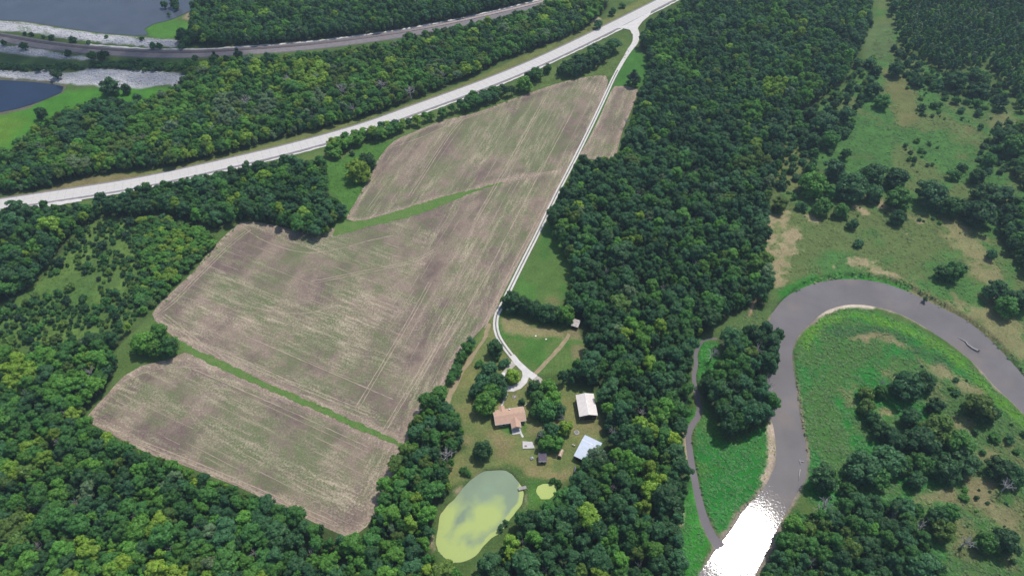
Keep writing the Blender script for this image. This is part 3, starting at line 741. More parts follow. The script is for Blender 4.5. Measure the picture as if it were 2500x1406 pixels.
# ------------------------------------------------------------------ stubble fields
d1 = G(983, 1095) - G(470, 865); d2 = G(1478, 200) - G(1240, 700)
R1A, R2A = -math.atan2(d1.y, d1.x), -math.atan2(d2.y, d2.x)
M_FIELD = field_mat(R1A, R2A)
def dense_sheet(name, pts_px, z, mat, step=2.5, smooth=True, label=None):
    pts = spline(GP(pts_px), 6.0, True) if smooth else GP(pts_px)
    bm = bmesh.new()
    vs = [bm.verts.new((p.x, p.y, z)) for p in pts]
    f = bm.faces.new(vs)
    bm.normal_update()
    if f.normal.z < 0: f.normal_flip()
    for ax in (0, 1):
        lo = min(p[ax] for p in pts); hi = max(p[ax] for p in pts)
        c = lo + step
        while c < hi - 0.1:
            co = [0, 0, 0]; co[ax] = c; no = [0, 0, 0]; no[ax] = 1
            ext = bm.edges[:] + bm.faces[:] + bm.verts[:]
            if ax == 1 or True:
                near = [q for q in bm.faces if min(v.co[ax] for v in q.verts) < c < max(v.co[ax] for v in q.verts)]
                ge = set()
                for q in near:
                    ge.add(q); ge.update(q.edges); ge.update(q.verts)
                ext = list(ge)
            bmesh.ops.bisect_plane(bm, geom=ext, dist=0.001, plane_co=co, plane_no=no)
            c += step
    bmesh.ops.triangulate(bm, faces=bm.faces)
    me = bpy.data.meshes.new(name); bm.to_mesh(me); bm.free()
    me.materials.append(mat)
    o = link(bpy.data.objects.new(name, me)); tag(o, label, kind='structure')
    return o, pts
GREEN_SPOTS = [(700, 640, 60, 0.5), (760, 600, 50, 0.45), (830, 700, 60, 0.35), (640, 720, 50, 0.35), (740, 770, 60, 0.35), (480, 775, 18, 0.7), (560, 690, 30, 0.5), (1270, 285, 25, 0.8), (1230, 300, 30, 0.6), (1370, 240, 18, 0.6), (1400, 225, 16, 0.5),
               (1200, 365, 35, 0.5), (1060, 440, 25, 0.3), (1290, 470, 18, 0.7), (1305, 405, 14, 0.6), (1110, 330, 40, 0.35), (960, 440, 30, 0.3), (1000, 580, 40, 0.3), (860, 560, 15, 0.7), (1150, 600, 40, 0.25), (1420, 225, 20, 0.4),
               (1040, 720, 25, 0.25), (560, 1070, 50, 0.35), (430, 960, 25, 0.5), (480, 950, 25, 0.35), (640, 1060, 35, 0.45), (620, 1100, 50, 0.45), (740, 1130, 50, 0.35), (370, 950, 25, 0.3), (400, 1010, 40, 0.3), (1110, 725, 18, 0.6), (1100, 690, 16, 0.4), (800, 800, 70, 0.25), (940, 620, 40, 0.25)]
DARK_SPOTS = [(560, 660, 25, 0.6), (600, 640, 20, 0.5), (1045, 600, 12, 0.7), (1048, 650, 12, 0.6), (1045, 670, 10, 0.5), (700, 880, 50, 0.35), (820, 850, 60, 0.4), (800, 900, 40, 0.5), (960, 700, 20, 0.3), (900, 500, 25, 0.4), (980, 400, 35, 0.35),
              (1000, 980, 35, 0.4), (760, 1080, 45, 0.4), (560, 1010, 45, 0.4), (880, 1130, 30, 0.35), (480, 1060, 40, 0.4), (620, 570, 20, 0.6), (470, 700, 25, 0.5), (440, 720, 20, 0.5), (880, 490, 20, 0.5), (1240, 620, 30, 0.4), (1200, 720, 30, 0.5), (1150, 810, 30, 0.4), (950, 880, 40, 0.35)]
STRAW_SPOTS = [(440, 800, 50, 0.7), (500, 820, 50, 0.5), (1060, 570, 20, 0.8), (1075, 600, 14, 0.7), (850, 740, 70, 0.5), (900, 800, 70, 0.5), (1000, 760, 60, 0.4), (900, 1240, 60, 0.8), (920, 1180, 40, 0.6), (700, 1230, 60, 0.5), (960, 1100, 30, 0.5), (1040, 940, 40, 0.5), (1180, 330, 20, 0.6),
               (1440, 210, 30, 0.6), (1100, 285, 30, 0.6), (1150, 500, 50, 0.3), (1350, 390, 25, 0.6), (1300, 360, 15, 0.6), (330, 920, 40, 0.5), (270, 990, 40, 0.6), (550, 760, 30, 0.4), (620, 780, 40, 0.4), (1100, 800, 50, 0.4), (1280, 440, 30, 0.6), (800, 1260, 50, 0.5), (1030, 450, 40, 0.4), (540, 950, 50, 0.35), (760, 980, 60, 0.35)]
def dress_field(o, poly, rowfun, border=5.0):
    me = o.data; n = len(me.vertices)
    co = np.empty(n * 3); me.vertices.foreach_get('co', co); co = co.reshape(-1, 3)
    x, y = co[:, 0], co[:, 1]
    P = np.array([to_px(c) for c in co])
    rm = rowfun(P[:, 0], P[:, 1])
    d = -sdf(x, y, poly)
    def rot(a): return x * math.cos(a) - y * math.sin(a), x * math.sin(a) + y * math.cos(a)
    u1, w1 = rot(R1A); u2, w2 = rot(R2A)
    # broad combine swaths: long along the rows, and crosswise fertiliser bands
    swath = np.where(rm > 0.5, vnoise(u2 / 30, w2, 4.5, 3), vnoise(u1 / 30, w1, 4.5, 4)) - 0.5
    band = fbm(u1 * 1.0, w1 / 3.6, 11, 31, 4) - 0.5
    clump = fbm(x, y, 24, 5) - 0.5; clump2 = fbm(x, y, 9, 8) - 0.5
    green = 0.42 + 1.5 * clump + 0.9 * clump2 + 0.35 * swath
    dark = 0.32 + 2.7 * band + 0.8 * clump2 - 0.5 * clump
    straw = 0.38 - 1.1 * band + 0.8 * swath + 0.5 * (fbm(x, y, 18, 77) - 0.5)
    for spots, arr, amp in ((GREEN_SPOTS, green, 0.75), (DARK_SPOTS, dark, 0.8), (STRAW_SPOTS, straw, 0.9)):
        for sx, sy, r, a in spots:
            c = G(sx, sy); k = scale_at(sx, sy)
            q = np.hypot(x - c.x, y - c.y) / (r / k)
            arr += amp * a * np.exp(-q * q * (1.0 + 1.6 * clump2))
    green += 0.14 * smooth01((720 - P[:, 1]) / 200)
    e = smooth01(1 - d / border)
    green = green * (1 - e) - 0.2 * e
    e2 = smooth01(1 - np.abs(d - border * 1.6) / border)
    dark = dark * (1 - 0.8 * e) + 0.55 * e2
    straw = straw * (1 - 0.5 * e) + (0.35 + 0.9 * fbm(x, y, 5, 91)) * e
    a = me.attributes.new('crop', 'FLOAT_COLOR', 'POINT')
    c4 = np.ones((n, 4)); c4[:, 0] = np.clip(green, 0, 1); c4[:, 1] = np.clip(dark, 0, 1); c4[:, 2] = np.clip(straw, 0, 1)
    a.data.foreach_set('color', c4.ravel())
    b = me.attributes.new('rowmix', 'FLOAT', 'POINT'); b.data.foreach_set('value', rm)
o, p = dense_sheet('stubble_field', F_LOW, 0.05, M_FIELD); dress_field(o, p, lambda x, y: smooth01((x - 870) / 40))
o, p = dense_sheet('stubble_field', F_MID, 0.05, M_FIELD); dress_field(o, p, lambda x, y: smooth01((x - 1000 + (y - 700) * 0.15) / 60))
o, p = dense_sheet('stubble_field', F_UP, 0.045, M_FIELD); dress_field(o, p, lambda x, y: np.ones_like(x), 4.0)
o, p = dense_sheet('stubble_field', F_EAST, 0.05, M_FIELD); dress_field(o, p, lambda x, y: np.ones_like(x), 4.0)
def grassway_mat():
    m, nt, out = new_mat('waterway_grass')
    v = world_pos(nt)
    c = mix(nt, ramp(nt, noise(nt, v, 0.25, 5, 0.65), 0.35, 0.7), (0.085, 0.188, 0.040), (0.145, 0.195, 0.064))
    c = scale_col(nt, c, ramp(nt, noise(nt, v, 1.5, 5, 0.7), 0.3, 0.7, 0.75, 1.25))
    principled(nt, out, c, 0.95, 0.05, noise(nt, v, 1.5, 5, 0.7), 0.3, 0.8)
    return m
M_WW = grassway_mat()
def ragged(pts, amp):
    out = []
    for p in spline(GP(pts), 1.6, True):
        out.append(p + Vector((random.uniform(-amp, amp), random.uniform(-amp, amp), 0)))
    return out
sheet('grass_waterway', ragged(WW_UP, 0.8), 0.11, M_WW)
sheet('grass_waterway', ragged(WW_LOW, 0.7), 0.11, M_WW)
# the big pond, its drifts of duckweed laid out as traced
pond, _ = dense_sheet('pond', [to_px((p.x, p.y, 0.0)) for p in grown(W_POND, 1.4)][::2], WZ['pond'], M_POND, 0.9)
def dress_pond():
    me = pond.data; n = len(me.vertices); co = np.empty(n * 3); me.vertices.foreach_get('co', co); co = co.reshape(-1, 3)
    x = co[:, 0] + 3.0 * (fbm(co[:, 0], co[:, 1], 14, 5) - 0.5) * 2; y = co[:, 1] + 3.0 * (fbm(co[:, 0], co[:, 1], 14, 6) - 0.5) * 2
    P = np.array([to_px(c) for c in co])
    w = 0.06 + 0.62 * smooth01((P[:, 1] + 0.30 * (1180 - P[:, 0]) - 1200) / 90)
    w = w + 0.40 * smooth01(0.5 - sdf(x, y, GP([(1168, 1248), (1215, 1205), (1240, 1210), (1238, 1235), (1215, 1268), (1190, 1290), (1160, 1285)])) / 6)
    for pts, wd, amt in (([(1118, 1262), (1140, 1258), (1160, 1262), (1165, 1276), (1188, 1274)], 2.6, 0.55), ([(1098, 1300), (1100, 1282), (1112, 1268), (1128, 1262)], 1.6, 0.45), ([(1143, 1312), (1147, 1328), (1162, 1334), (1180, 1324), (1200, 1306), (1222, 1290)], 2.2, 0.6),
                         ([(1262, 1185), (1257, 1215), (1245, 1245), (1228, 1272)], 3.0, 0.6), ([(1118, 1263), (1135, 1248), (1150, 1240)], 0.8, 0.3), ([(1120, 1330), (1124, 1310), (1140, 1296), (1165, 1292)], 0.9, 0.22), ([(1085, 1300), (1092, 1275), (1108, 1250)], 1.0, 0.25)):
        d = line_dist(x, y, spline(GP(pts), 1.5))
        w = w - 0.58 * amt * np.exp(-(d / wd) ** 2)
    rim = -sdf(co[:, 0], co[:, 1], W_POND)
    w = np.where((P[:, 0] > 1150 + (1372 - P[:, 1]) * 0.62), np.maximum(w, 0.75 * smooth01((2.6 - rim) / 1.5)), w)
    w = w + 0.30 * (fbm(x, y, 5, 12) - 0.5)
    a_ = me.attributes.new('weed', 'FLOAT', 'POINT'); a_.data.foreach_set('value', w)
dress_pond()
# wheel marks in the stubble
MARKS = [[(588, 552), (640, 585), (700, 608), (760, 617), (830, 607), (900, 588), (960, 575)], [(375, 772), (420, 740), (480, 680), (560, 600), (610, 560)],
         [(400, 770), (440, 800), (490, 840), (540, 872)], [(1085, 850), (1160, 720), (1240, 570), (1330, 400), (1400, 270)], [(1010, 950), (1090, 810), (1130, 740)], [(920, 1080), (1000, 950), (1060, 850)],
         [(560, 735), (640, 755), (740, 765), (830, 745)], [(1180, 800), (1260, 640), (1340, 490)], [(760, 690), (860, 670), (1000, 640), (1060, 612)], [(300, 930), (370, 905), (440, 895), (500, 900)], [(930, 1200), (960, 1130), (990, 1080)],
         [(870, 1000), (1000, 780), (1050, 690)], [(960, 360), (1030, 335), (1110, 300), (1200, 270)], [(1000, 480), (1090, 340), (1130, 290)], [(1160, 540), (1270, 350), (1330, 240)], [(470, 900), (700, 1000), (900, 1092)], [(330, 1075), (520, 1150), (700, 1228), (820, 1280)], [(520, 850), (700, 930), (900, 1010)], [(600, 820), (820, 915), (960, 975)]]
for k, mk in enumerate(MARKS):
    pts = GP(mk)
    for off in ((-0.9, 0.9) if k % 3 else (0.0,)):
        ribbon('wheel_track', pts, 0.42, 0.075 + 0.004 * k + (0.002 if off > 0 else 0), M_STRAW, 0, off, jitter=0.16, step=2.0)

# rows left by the combine: broken pale lines along the working direction
M_ROW = concrete_mat('row_straw', (0.315, 0.256, 0.190), 0.25)
def crop_rows(poly_px, ang, z, gap, keep):
    w = spline(GP(poly_px), 5.0, True)
    ca, sa = math.cos(-ang), math.sin(-ang); u = Vector((ca, sa, 0)); v_ = Vector((-sa, ca, 0))
    us = [p.dot(u) for p in w]; vs_ = [p.dot(v_) for p in w]
    g = Geo(); c = min(vs_) + gap
    while c < max(vs_):
        t = np.arange(min(us), max(us), 2.0)
        X = u.x * t + v_.x * c; Y = u.y * t + v_.y * c
        px_ = np.array([to_px((a, b_, 0)) for a, b_ in zip(X, Y)])
        ok_ = (sdf(X, Y, w) < -5.0) & (vnoise(t, np.full_like(t, c * 7.3), 14, 5) > 0.50) & keep(px_[:, 0], px_[:, 1])
        wd = 0.05 + 0.20 * vnoise(t, np.full_like(t, c * 3.1), 9, 8); off = 0.8 * (vnoise(t, np.full_like(t, c), 30, 2) - 0.5)
        for i in range(len(t) - 1):
            if ok_[i] and ok_[i + 1]:
                a = Vector((X[i], Y[i], z)) + v_ * off[i]; b_ = Vector((X[i + 1], Y[i + 1], z)) + v_ * off[i + 1]
                g.add([a - v_ * wd[i], b_ - v_ * wd[i + 1], b_ + v_ * wd[i + 1], a + v_ * wd[i]], [(0, 1, 2, 3)])
        c += gap * random.choice([0.5, 0.8, 1.0, 1.5, 2.2])
    o = mesh_from('crop_rows', g.v, g.f, M_ROW); tag(o, kind='stuff')
crop_rows(F_LOW, R1A, 0.068, 4.2, lambda x, y: x < 900)
crop_rows(F_MID, R1A, 0.066, 4.6, lambda x, y: (x < 980) & (y > 590))
crop_rows(F_MID, R2A, 0.064, 4.6, lambda x, y: x > 960 - (y - 700) * 0.1)
crop_rows(F_UP, R2A, 0.062, 4.2, lambda x, y: x > 0)
crop_rows(F_EAST, R2A, 0.062, 3.6, lambda x, y: x > 0)

# ------------------------------------------------------------------ highway, driveway, tracks
hw = GP(HWY_LINE)
ribbon('road_shoulder', hw, 13.6, 0.18, M_SHOULDER, 0.30)
ribbon('gravel_verge', GP([(x, y + 17) for x, y in HWY_LINE[1:]]), 1.6, 0.215, M_GRAVEL, 0, jitter=0.35)
ribbon('highway', hw, 10.2, 0.26, M_CONC, 0.05)
sheet('road_shoulder', GP([(45, 480), (70, 474), (150, 462), (255, 449), (262, 452), (150, 472), (45, 488)]), 0.205, M_SHOULDER)
ribbon('gravel_verge', GP([(-60, 524), (0, 519), (60, 509), (150, 497), (200, 488)]), 2.5, 0.222, M_GRAVEL, 0, jitter=0.6)
# pavement joints
jl = Geo()
line = spline(hw, 5.0)
for i in range(1, len(line) - 1):
    d = (line[i + 1] - line[i - 1]).normalized(); nr = Vector((-d.y, d.x, 0)); p = line[i]
    a, b = p + nr * 5.0, p - nr * 5.0; e = d * 0.04
    jl.add([(a.x - e.x, a.y - e.y, 0.268), (b.x - e.x, b.y - e.y, 0.268), (b.x + e.x, b.y + e.y, 0.268), (a.x + e.x, a.y + e.y, 0.268)], [(0, 1, 2, 3)])
tag(jl.build('pavement_joint', M_SHOULDER), kind='structure')
M_TYRE = concrete_mat('tyre_darkened_concrete', (0.52, 0.497, 0.475), 0.06)
for off in (-3.1, -1.4, 1.4, 3.1):
    ribbon('tyre_band', hw, 0.7, 0.264, M_TYRE, 0, off)
ribbon('centre_line', hw, 0.14, 0.272, plain('yellow_road_paint', (0.60, 0.45, 0.12)), 0)
dr = GP(DRIVE_LINE)
M_MID = concrete_mat('driveway_middle', (0.17, 0.17, 0.12), 0.2)
nd = len(dr)
ribbon('driveway', dr[3:-1], 0.9, 0.13, M_MID, 0, jitter=0.1)
ribbon('driveway', dr[3:-1], 1.0, 0.15, M_GRAVEL, 0.04, 0.92, jitter=0.08)
ribbon('driveway', dr[3:-1], 1.0, 0.15, M_GRAVEL, 0.04, -0.92, jitter=0.08)
ribbon('driveway', GP([(1520, 62), (1540, 64), (1552, 80), (1551, 103), (1538, 122), (1522, 148), (1508, 172)]), lambda t: 7.5 - 4.6 * min(1, t * 1.3), 0.17, M_GRAVEL, 0.04, jitter=0.15)
sheet('driveway', GP([(1505, 70), (1530, 60), (1590, 28), (1585, 40), (1568, 54), (1558, 68), (1556, 80), (1543, 84), (1538, 74), (1520, 70)]), 0.19, M_GRAVEL)
ribbon('driveway', GP([(1250, 868), (1262, 884), (1288, 909), (1306, 922)]), lambda t: 3.0 + 0.8 * t, 0.165, M_GRAVEL, 0.04, jitter=0.15)
ribbon('driveway', GP([(1282, 904), (1284, 918), (1279, 931), (1267, 943), (1252, 949), (1238, 948)]), 3.4, 0.175, M_GRAVEL, 0.04, jitter=0.2)
ribbon('driveway', GP([(1256, 884), (1246, 895), (1238, 905), (1232, 914), (1228, 928), (1234, 944)]), 3.0, 0.145, M_GRAVEL2, 0, jitter=0.4)
ribbon('driveway', GP([(1300, 917), (1316, 928), (1324, 936)]), 3.0, 0.16, M_GRAVEL2, 0, jitter=0.3)
ribbon('dirt_track', GP([(1196, 790), (1180, 830), (1155, 868), (1130, 905), (1112, 935), (1100, 962), (1092, 990)]), lambda t: 1.6 + 1.6 * t, 0.05, M_DIRT, 0, jitter=0.5)
ribbon('dirt_path', GP([(1306, 912), (1325, 893), (1350, 866), (1375, 838), (1390, 815)]), 2.2, 0.06, M_DIRT, 0, jitter=0.25)
ribbon('walkway', GP([(1239, 961), (1230, 977), (1224, 992)]), 0.8, 0.09, M_CONC, 0.04)
ribbon('walkway', GP([(1270, 1053), (1273, 1060), (1277, 1067)]), 0.9, 0.09, M_CONC, 0.04)

# ------------------------------------------------------------------ railway
rl = GP(RAIL_LINE)
ribbon('railway_ballast', rl, 12.5, 0.5, M_BALLAST, 0.5, -1.0)
rail = tag(ribbon('railway_track', rl, 3.6, 0.62, M_TRACKBED, 0.12, 1.6, kind=None), kind='structure')
ribbon('gravel_verge', rl[4:], 2.2, 0.1, M_GRAVEL, 0, 7.0, jitter=0.7)
for s in (-0.75, 0.75):
    ribbon('rail', rl, 0.14, 0.90, M_STEEL, 0.16, 1.6 + s, parent=rail, kind=None)
sl = Geo(); line = spline(rl, 0.8)
for i in range(1, len(line) - 1):
    d = (line[i + 1] - line[i - 1]).normalized(); nr = Vector((-d.y, d.x, 0)); p = line[i] + nr * 1.6
    a, b = p + nr * 1.3, p - nr * 1.3; e = d * 0.12
    vs = [a - e, b - e, b + e, a + e]
    sl.add([(q.x, q.y, 0.72) for q in vs] + [(q.x, q.y, 0.60) for q in vs], [(0, 1, 2, 3), (0, 4, 5, 1), (1, 5, 6, 2), (2, 6, 7, 3), (3, 7, 4, 0)])
tag(sl.build('sleeper', M_SLEEPER, rail), kind='stuff')

# ------------------------------------------------------------------ trees
def crown_mesh(name, R, zc, rz, n_lobe, n_leaf, leaf, seed, lobe_r=(0.34, 0.5), core=True, pointed=0.0, flat=0.25, up=0.35):
    r = random.Random(seed)
    lobes = [(Vector((0, 0, zc + rz * 0.12)), R * 0.55)]
    el = r.uniform(0.82, 1.2)
    for k in range(n_lobe):
        for tries in range(30):
            a = r.uniform(0, 2 * math.pi)
            h = r.uniform(-flat, 1.0)
            q = math.sqrt(max(0, 1 - h * h)) * r.uniform(0.65, 1.08)
            q *= (1 - pointed * max(0, h))
            lr = R * r.uniform(*lobe_r) * (1 - 0.25 * max(0, h) * pointed)
            c = Vector((math.cos(a) * q * (R - lr * 0.6) * el, math.sin(a) * q * (R - lr * 0.6) / el, zc + h * (rz - lr * 0.6)))
            if all((c - o[0]).length > 0.55 * (lr + o[1]) * 0.9 for o in lobes[1:]): break
        lobes.append((c, lr))
    vs, fs = [], []
    ph = [[r.uniform(0, 6.28) for _ in range(3)] for _ in lobes]
    def inside(p, k):
        return any(i != k and (p - c).length < lr * 0.86 for i, (c, lr) in enumerate(lobes))
    tot = sum(l[1] ** 2 for l in lobes)
    for k, (c, lr) in enumerate(lobes):
        m = int(n_leaf * lr * lr / tot)
        made = tries = 0
        while made < m and tries < m * 4:
            tries += 1
            d = Vector((r.gauss(0, 1), r.gauss(0, 1), r.gauss(0.35, 1)))
            if d.length < 1e-3: continue
            d.normalize()
            if d.z < -0.45: continue
            p = c + d * lr * (r.uniform(0.86, 1.06) + 0.13 * math.sin(5 * d.x + ph[k][0]) * math.sin(5 * d.y + ph[k][1]) + 0.08 * math.sin(9 * d.z + ph[k][2]))
            if inside(p, k): continue
            nrm = (d + Vector((0, 0, up)) + Vector((r.gauss(0, 1), r.gauss(0, 1), r.gauss(0, 1))) * 0.36).normalized()
            t = nrm.cross(Vector((r.gauss(0, 1), r.gauss(0, 1), r.gauss(0, 1)))).normalized()
            b = nrm.cross(t)
            s = leaf * r.uniform(0.65, 1.35); s2 = s * r.uniform(0.6, 1.0)
            base = len(vs)
            vs += [p - t * s, p - b * s2 * 0.9 + nrm * s * 0.15, p + t * s, p + b * s2 - nrm * s * 0.1]
            fs.append((base, base + 1, base + 2, base + 3))
            made += 1
    if core:
        bmc = bmesh.new()
        bmesh.ops.create_icosphere(bmc, subdivisions=1, radius=1.0)
        ico_v = [v.co.copy() for v in bmc.verts]; ico_f = [tuple(v.index for v in f.verts) for f in bmc.faces]
        bmc.free()
        for c, lr in lobes:
            base = len(vs)
            vs += [c + v * lr * 0.80 * r.uniform(0.85, 1.1) for v in ico_v]
            fs += [tuple(i + base for i in f) for f in ico_f]
    return vs, fs
def trunk_geo(R, H, seed, r0=0.28):
    r = random.Random(seed + 500)
    g = Geo()
    g.tube([(0, 0, -0.2), (r.uniform(-.15, .15), r.uniform(-.15, .15), H * 0.3), (r.uniform(-.3, .3), r.uniform(-.3, .3), H * 0.7)], [r0 * 1.25, r0, r0 * 0.4], 6)
    for k in range(4):
        a = k * 1.57 + r.uniform(-.4, .4); z = H * r.uniform(0.28, 0.42)
        g.tube([(0, 0, z), (math.cos(a) * R * 0.35, math.sin(a) * R * 0.35, z + H * 0.14), (math.cos(a) * R * 0.65, math.sin(a) * R * 0.65, z + H * 0.26)], [r0 * 0.5, r0 * 0.32, r0 * 0.12], 5)
    return g
PROTO = {}
def make_proto(key, R, H, **kw):
    seed = kw.pop('seed')
    zc = kw.pop('zc', H * 0.60); rz = kw.pop('rz', H * 0.40)
    vs, fs = crown_mesh(key, R, zc, rz, kw.pop('n_lobe', 13), kw.pop('n_leaf', 900), kw.pop('leaf', 0.42), seed, **kw)
    cm = bpy.data.meshes.new('crown'); cm.from_pydata(vs, [], fs); cm.materials.append(M_LEAF); cm.update()
    tg = trunk_geo(R, H, seed)
    tm = bpy.data.meshes.new('trunk'); tm.from_pydata(tg.v, [], tg.f); tm.materials.append(M_BARK); tm.update()
    # joined copy for the mass of trees
    n = len(vs)
    jm = bpy.data.meshes.new('woodland_tree'); jm.from_pydata(vs + tg.v, [], fs + [tuple(i + n for i in f) for f in tg.f])
    jm.materials.append(M_LEAF); jm.materials.append(M_BARK)
    jm.polygons.foreach_set('material_index', [0] * len(fs) + [1] * len(tg.f)); jm.update()
    PROTO[key] = dict(crown=cm, trunk=tm, joined=jm, R=R, H=H)
BROAD = []
for k in range(7):
    make_proto(f'broad{k}', 4.0, 11.5, seed=20 + k, n_lobe=15 + 3 * (k % 4), n_leaf=1700, leaf=0.31 + 0.03 * (k % 3), lobe_r=(0.16, 0.46), flat=0.30 + 0.08 * (k % 3), zc=6.4, rz=4.9)
    BROAD.append(f'broad{k}')
FULL = []
for k in range(5):
    make_proto(f'full{k}', 4.0, 8.2, seed=40 + k, n_lobe=18 + 3 * (k % 3), n_leaf=1700, leaf=0.33, lobe_r=(0.18, 0.46), flat=0.75, zc=3.9, rz=4.1)
    FULL.append(f'full{k}')
SLIM = []
for k in range(3):
    make_proto(f'slim{k}', 2.6, 11.0, seed=60 + k, n_lobe=11, n_leaf=650, leaf=0.38, rz=5.0, zc=6.0, flat=0.8, pointed=0.5, lobe_r=(0.36, 0.5))
    SLIM.append(f'slim{k}')
LOW = []
for k in range(4):
    make_proto(f'low{k}', 2.0, 3.2, seed=90 + k, n_lobe=8, n_leaf=320, leaf=0.30, zc=1.5, rz=1.7, flat=0.5, lobe_r=(0.34, 0.52))
    LOW.append(f'low{k}')
CEDAR = []
for k in range(2):
    make_proto(f'cedar{k}', 2.4, 7.5, seed=120 + k, n_lobe=16, n_leaf=800, leaf=0.26, zc=3.2, rz=4.0, flat=0.7, pointed=0.85, lobe_r=(0.26, 0.4))
    CEDAR.append(f'cedar{k}')
def dead_mesh(seed, H=9.0, spread=3.6):
    r = random.Random(seed); g = Geo()
    g.tube([(0, 0, -0.2), (0.1, 0.05, H * 0.3), (0.2, 0.1, H * 0.5)], [0.32, 0.26, 0.2], 6)
    def limb(p, d, l, rad, depth):
        mid = p + d * l * 0.5 + Vector((r.gauss(0, .12), r.gauss(0, .12), r.gauss(0, .1))) * l * 0.6
        end = p + d * l
        g.tube([p, mid, end], [rad, rad * 0.75, rad * 0.45], 4, False)
        if depth > 0:
            for q in range(3):
                t = r.uniform(0.45, 1.0)
                nd = (d + Vector((r.gauss(0, .6), r.gauss(0, .6), r.gauss(0.1, .4)))).normalized()
                limb(p + (end - p) * t, nd, l * r.uniform(0.5, 0.75), rad * 0.5, depth - 1)
    n = 9
    for k in range(n):
        a = 2 * math.pi * k / n + r.uniform(-.3, .3); e = r.uniform(0.35, 1.3)
        d = Vector((math.cos(a) * math.cos(e), math.sin(a) * math.cos(e), math.sin(e)))
        limb(Vector((0.1, 0.05, H * r.uniform(0.3, 0.5))), d, spread * r.uniform(0.6, 0.85), 0.16, 2)
    me = bpy.data.meshes.new('branches'); me.from_pydata(g.v, [], g.f); me.materials.append(M_DEAD); me.update()
    return me
DEAD = [dead_mesh(s) for s in (1, 2, 3)]

PAL = {'dark': (0.035, 0.104, 0.034), 'teal': (0.049, 0.138, 0.052), 'mid': (0.058, 0.168, 0.034), 'fresh': (0.092, 0.235, 0.034), 'olive': (0.098, 0.175, 0.034),
       'yellow': (0.180, 0.300, 0.034), 'pale': (0.130, 0.210, 0.100), 'rust': (0.19, 0.085, 0.050), 'cedar': (0.024, 0.070, 0.030), 'bush': (0.042, 0.125, 0.036)}
WORD = {'dark': 'dark green', 'teal': 'blue-green', 'mid': 'mid-green', 'fresh': 'fresh green', 'olive': 'olive green', 'yellow': 'yellow-green', 'pale': 'pale grey-green', 'rust': 'rust-brown', 'cedar': 'deep green', 'bush': 'deep green'}
def jit(c, r=0.24):
    k = 1.12 * random.uniform(1 - r, 1 + r); h = random.uniform(-0.08, 0.08)
    return (c[0] * k * (1 + h), c[1] * k, c[2] * k * (1 - h))

LAND = [((320, 560), 'the top of the scrub slope'), ((230, 660), 'the middle of the scrub slope'), ((170, 750), 'the lower scrub slope'), ((40, 820), 'the left end of the scrub slope'), ((300, 760), 'the right foot of the scrub slope'), ((110, 690), 'the shaded side of the scrub slope'), ((260, 600), 'the upper scrub slope'),
        ((1245, 1020), 'the tan-roofed house'), ((1435, 985), 'the cream-roofed barn'), ((1430, 1090), 'the white metal shed'), ((1170, 1260), 'the green algae pond'), ((1335, 1198), 'the small duckweed pond'),
        ((1555, 75), 'the driveway turn-off'), ((1270, 650), 'the long white driveway'), ((850, 1300), "the lowest tip of the stubble field"), ((215, 1018), "the lower field's left corner"), ((372, 765), "the middle field's left corner"),
        ((600, 545), "the middle field's top corner"), ((1480, 190), "the upper field's top corner"), ((870, 480), 'the upper end of the green waterway'), ((560, 1200), 'the lower edge of the bottom field'), ((60, 240), 'the dark blue lake'), ((250, 40), 'the big grey lake'),
        ((300, 190), 'the white rock bank'), ((1750, 1330), 'the creek mouth'), ((1700, 860), 'the head of the small creek'), ((1690, 1100), 'the narrow creek'), ((1800, 1350), 'the white sun glitter'), ((2370, 840), 'the log in the river'), ((2080, 690), 'the top of the river bend'),
        ((1900, 870), 'the narrows of the river'), ((1950, 1080), 'the straight reach of the river'), ((0, 1406), "the photo's bottom left corner"), ((500, 1406), 'the bottom edge left of the pond'), ((2500, 1406), "the photo's bottom right corner"), ((1500, 1380), 'the bottom edge between pond and creek'),
        ((2080, 1400), 'the bottom edge right of the river'), ((1050, 1100), "the lower field's right edge"), ((2400, 0), 'the young plantation'), ((2160, 100), 'the grassy lane through the wood'), ((1900, 600), 'the pale dry grass patch'), ((2160, 1010), 'the dry patch inside the bend'), ((1290, 1190), 'the little dock'),
        ((1375, 860), 'the paddock path'), ((1000, 300), "the upper field's curved edge"), ((250, 440), 'the highway at left'), ((800, 110), 'the railway')]
def where(px, py):
    (lx, ly), nm = min(LAND, key=lambda l: (l[0][0] - px) ** 2 + (l[0][1] - py) ** 2 * 1.6)
    dx, dy = px - lx, py - ly
    a = abs(dx); b = abs(dy)
    v = 'above' if dy < 0 else 'below'
    h = 'left of' if dx < 0 else 'right of'
    if a > 2 * b: return f'{h} {nm}'
    if b > 2 * a: return f'{v} {nm}'
    return f'{v} and {h} {nm}'
SHAPE = ['round-crowned', 'broad', 'lumpy', 'many-lobed', 'spreading', 'domed', 'uneven']
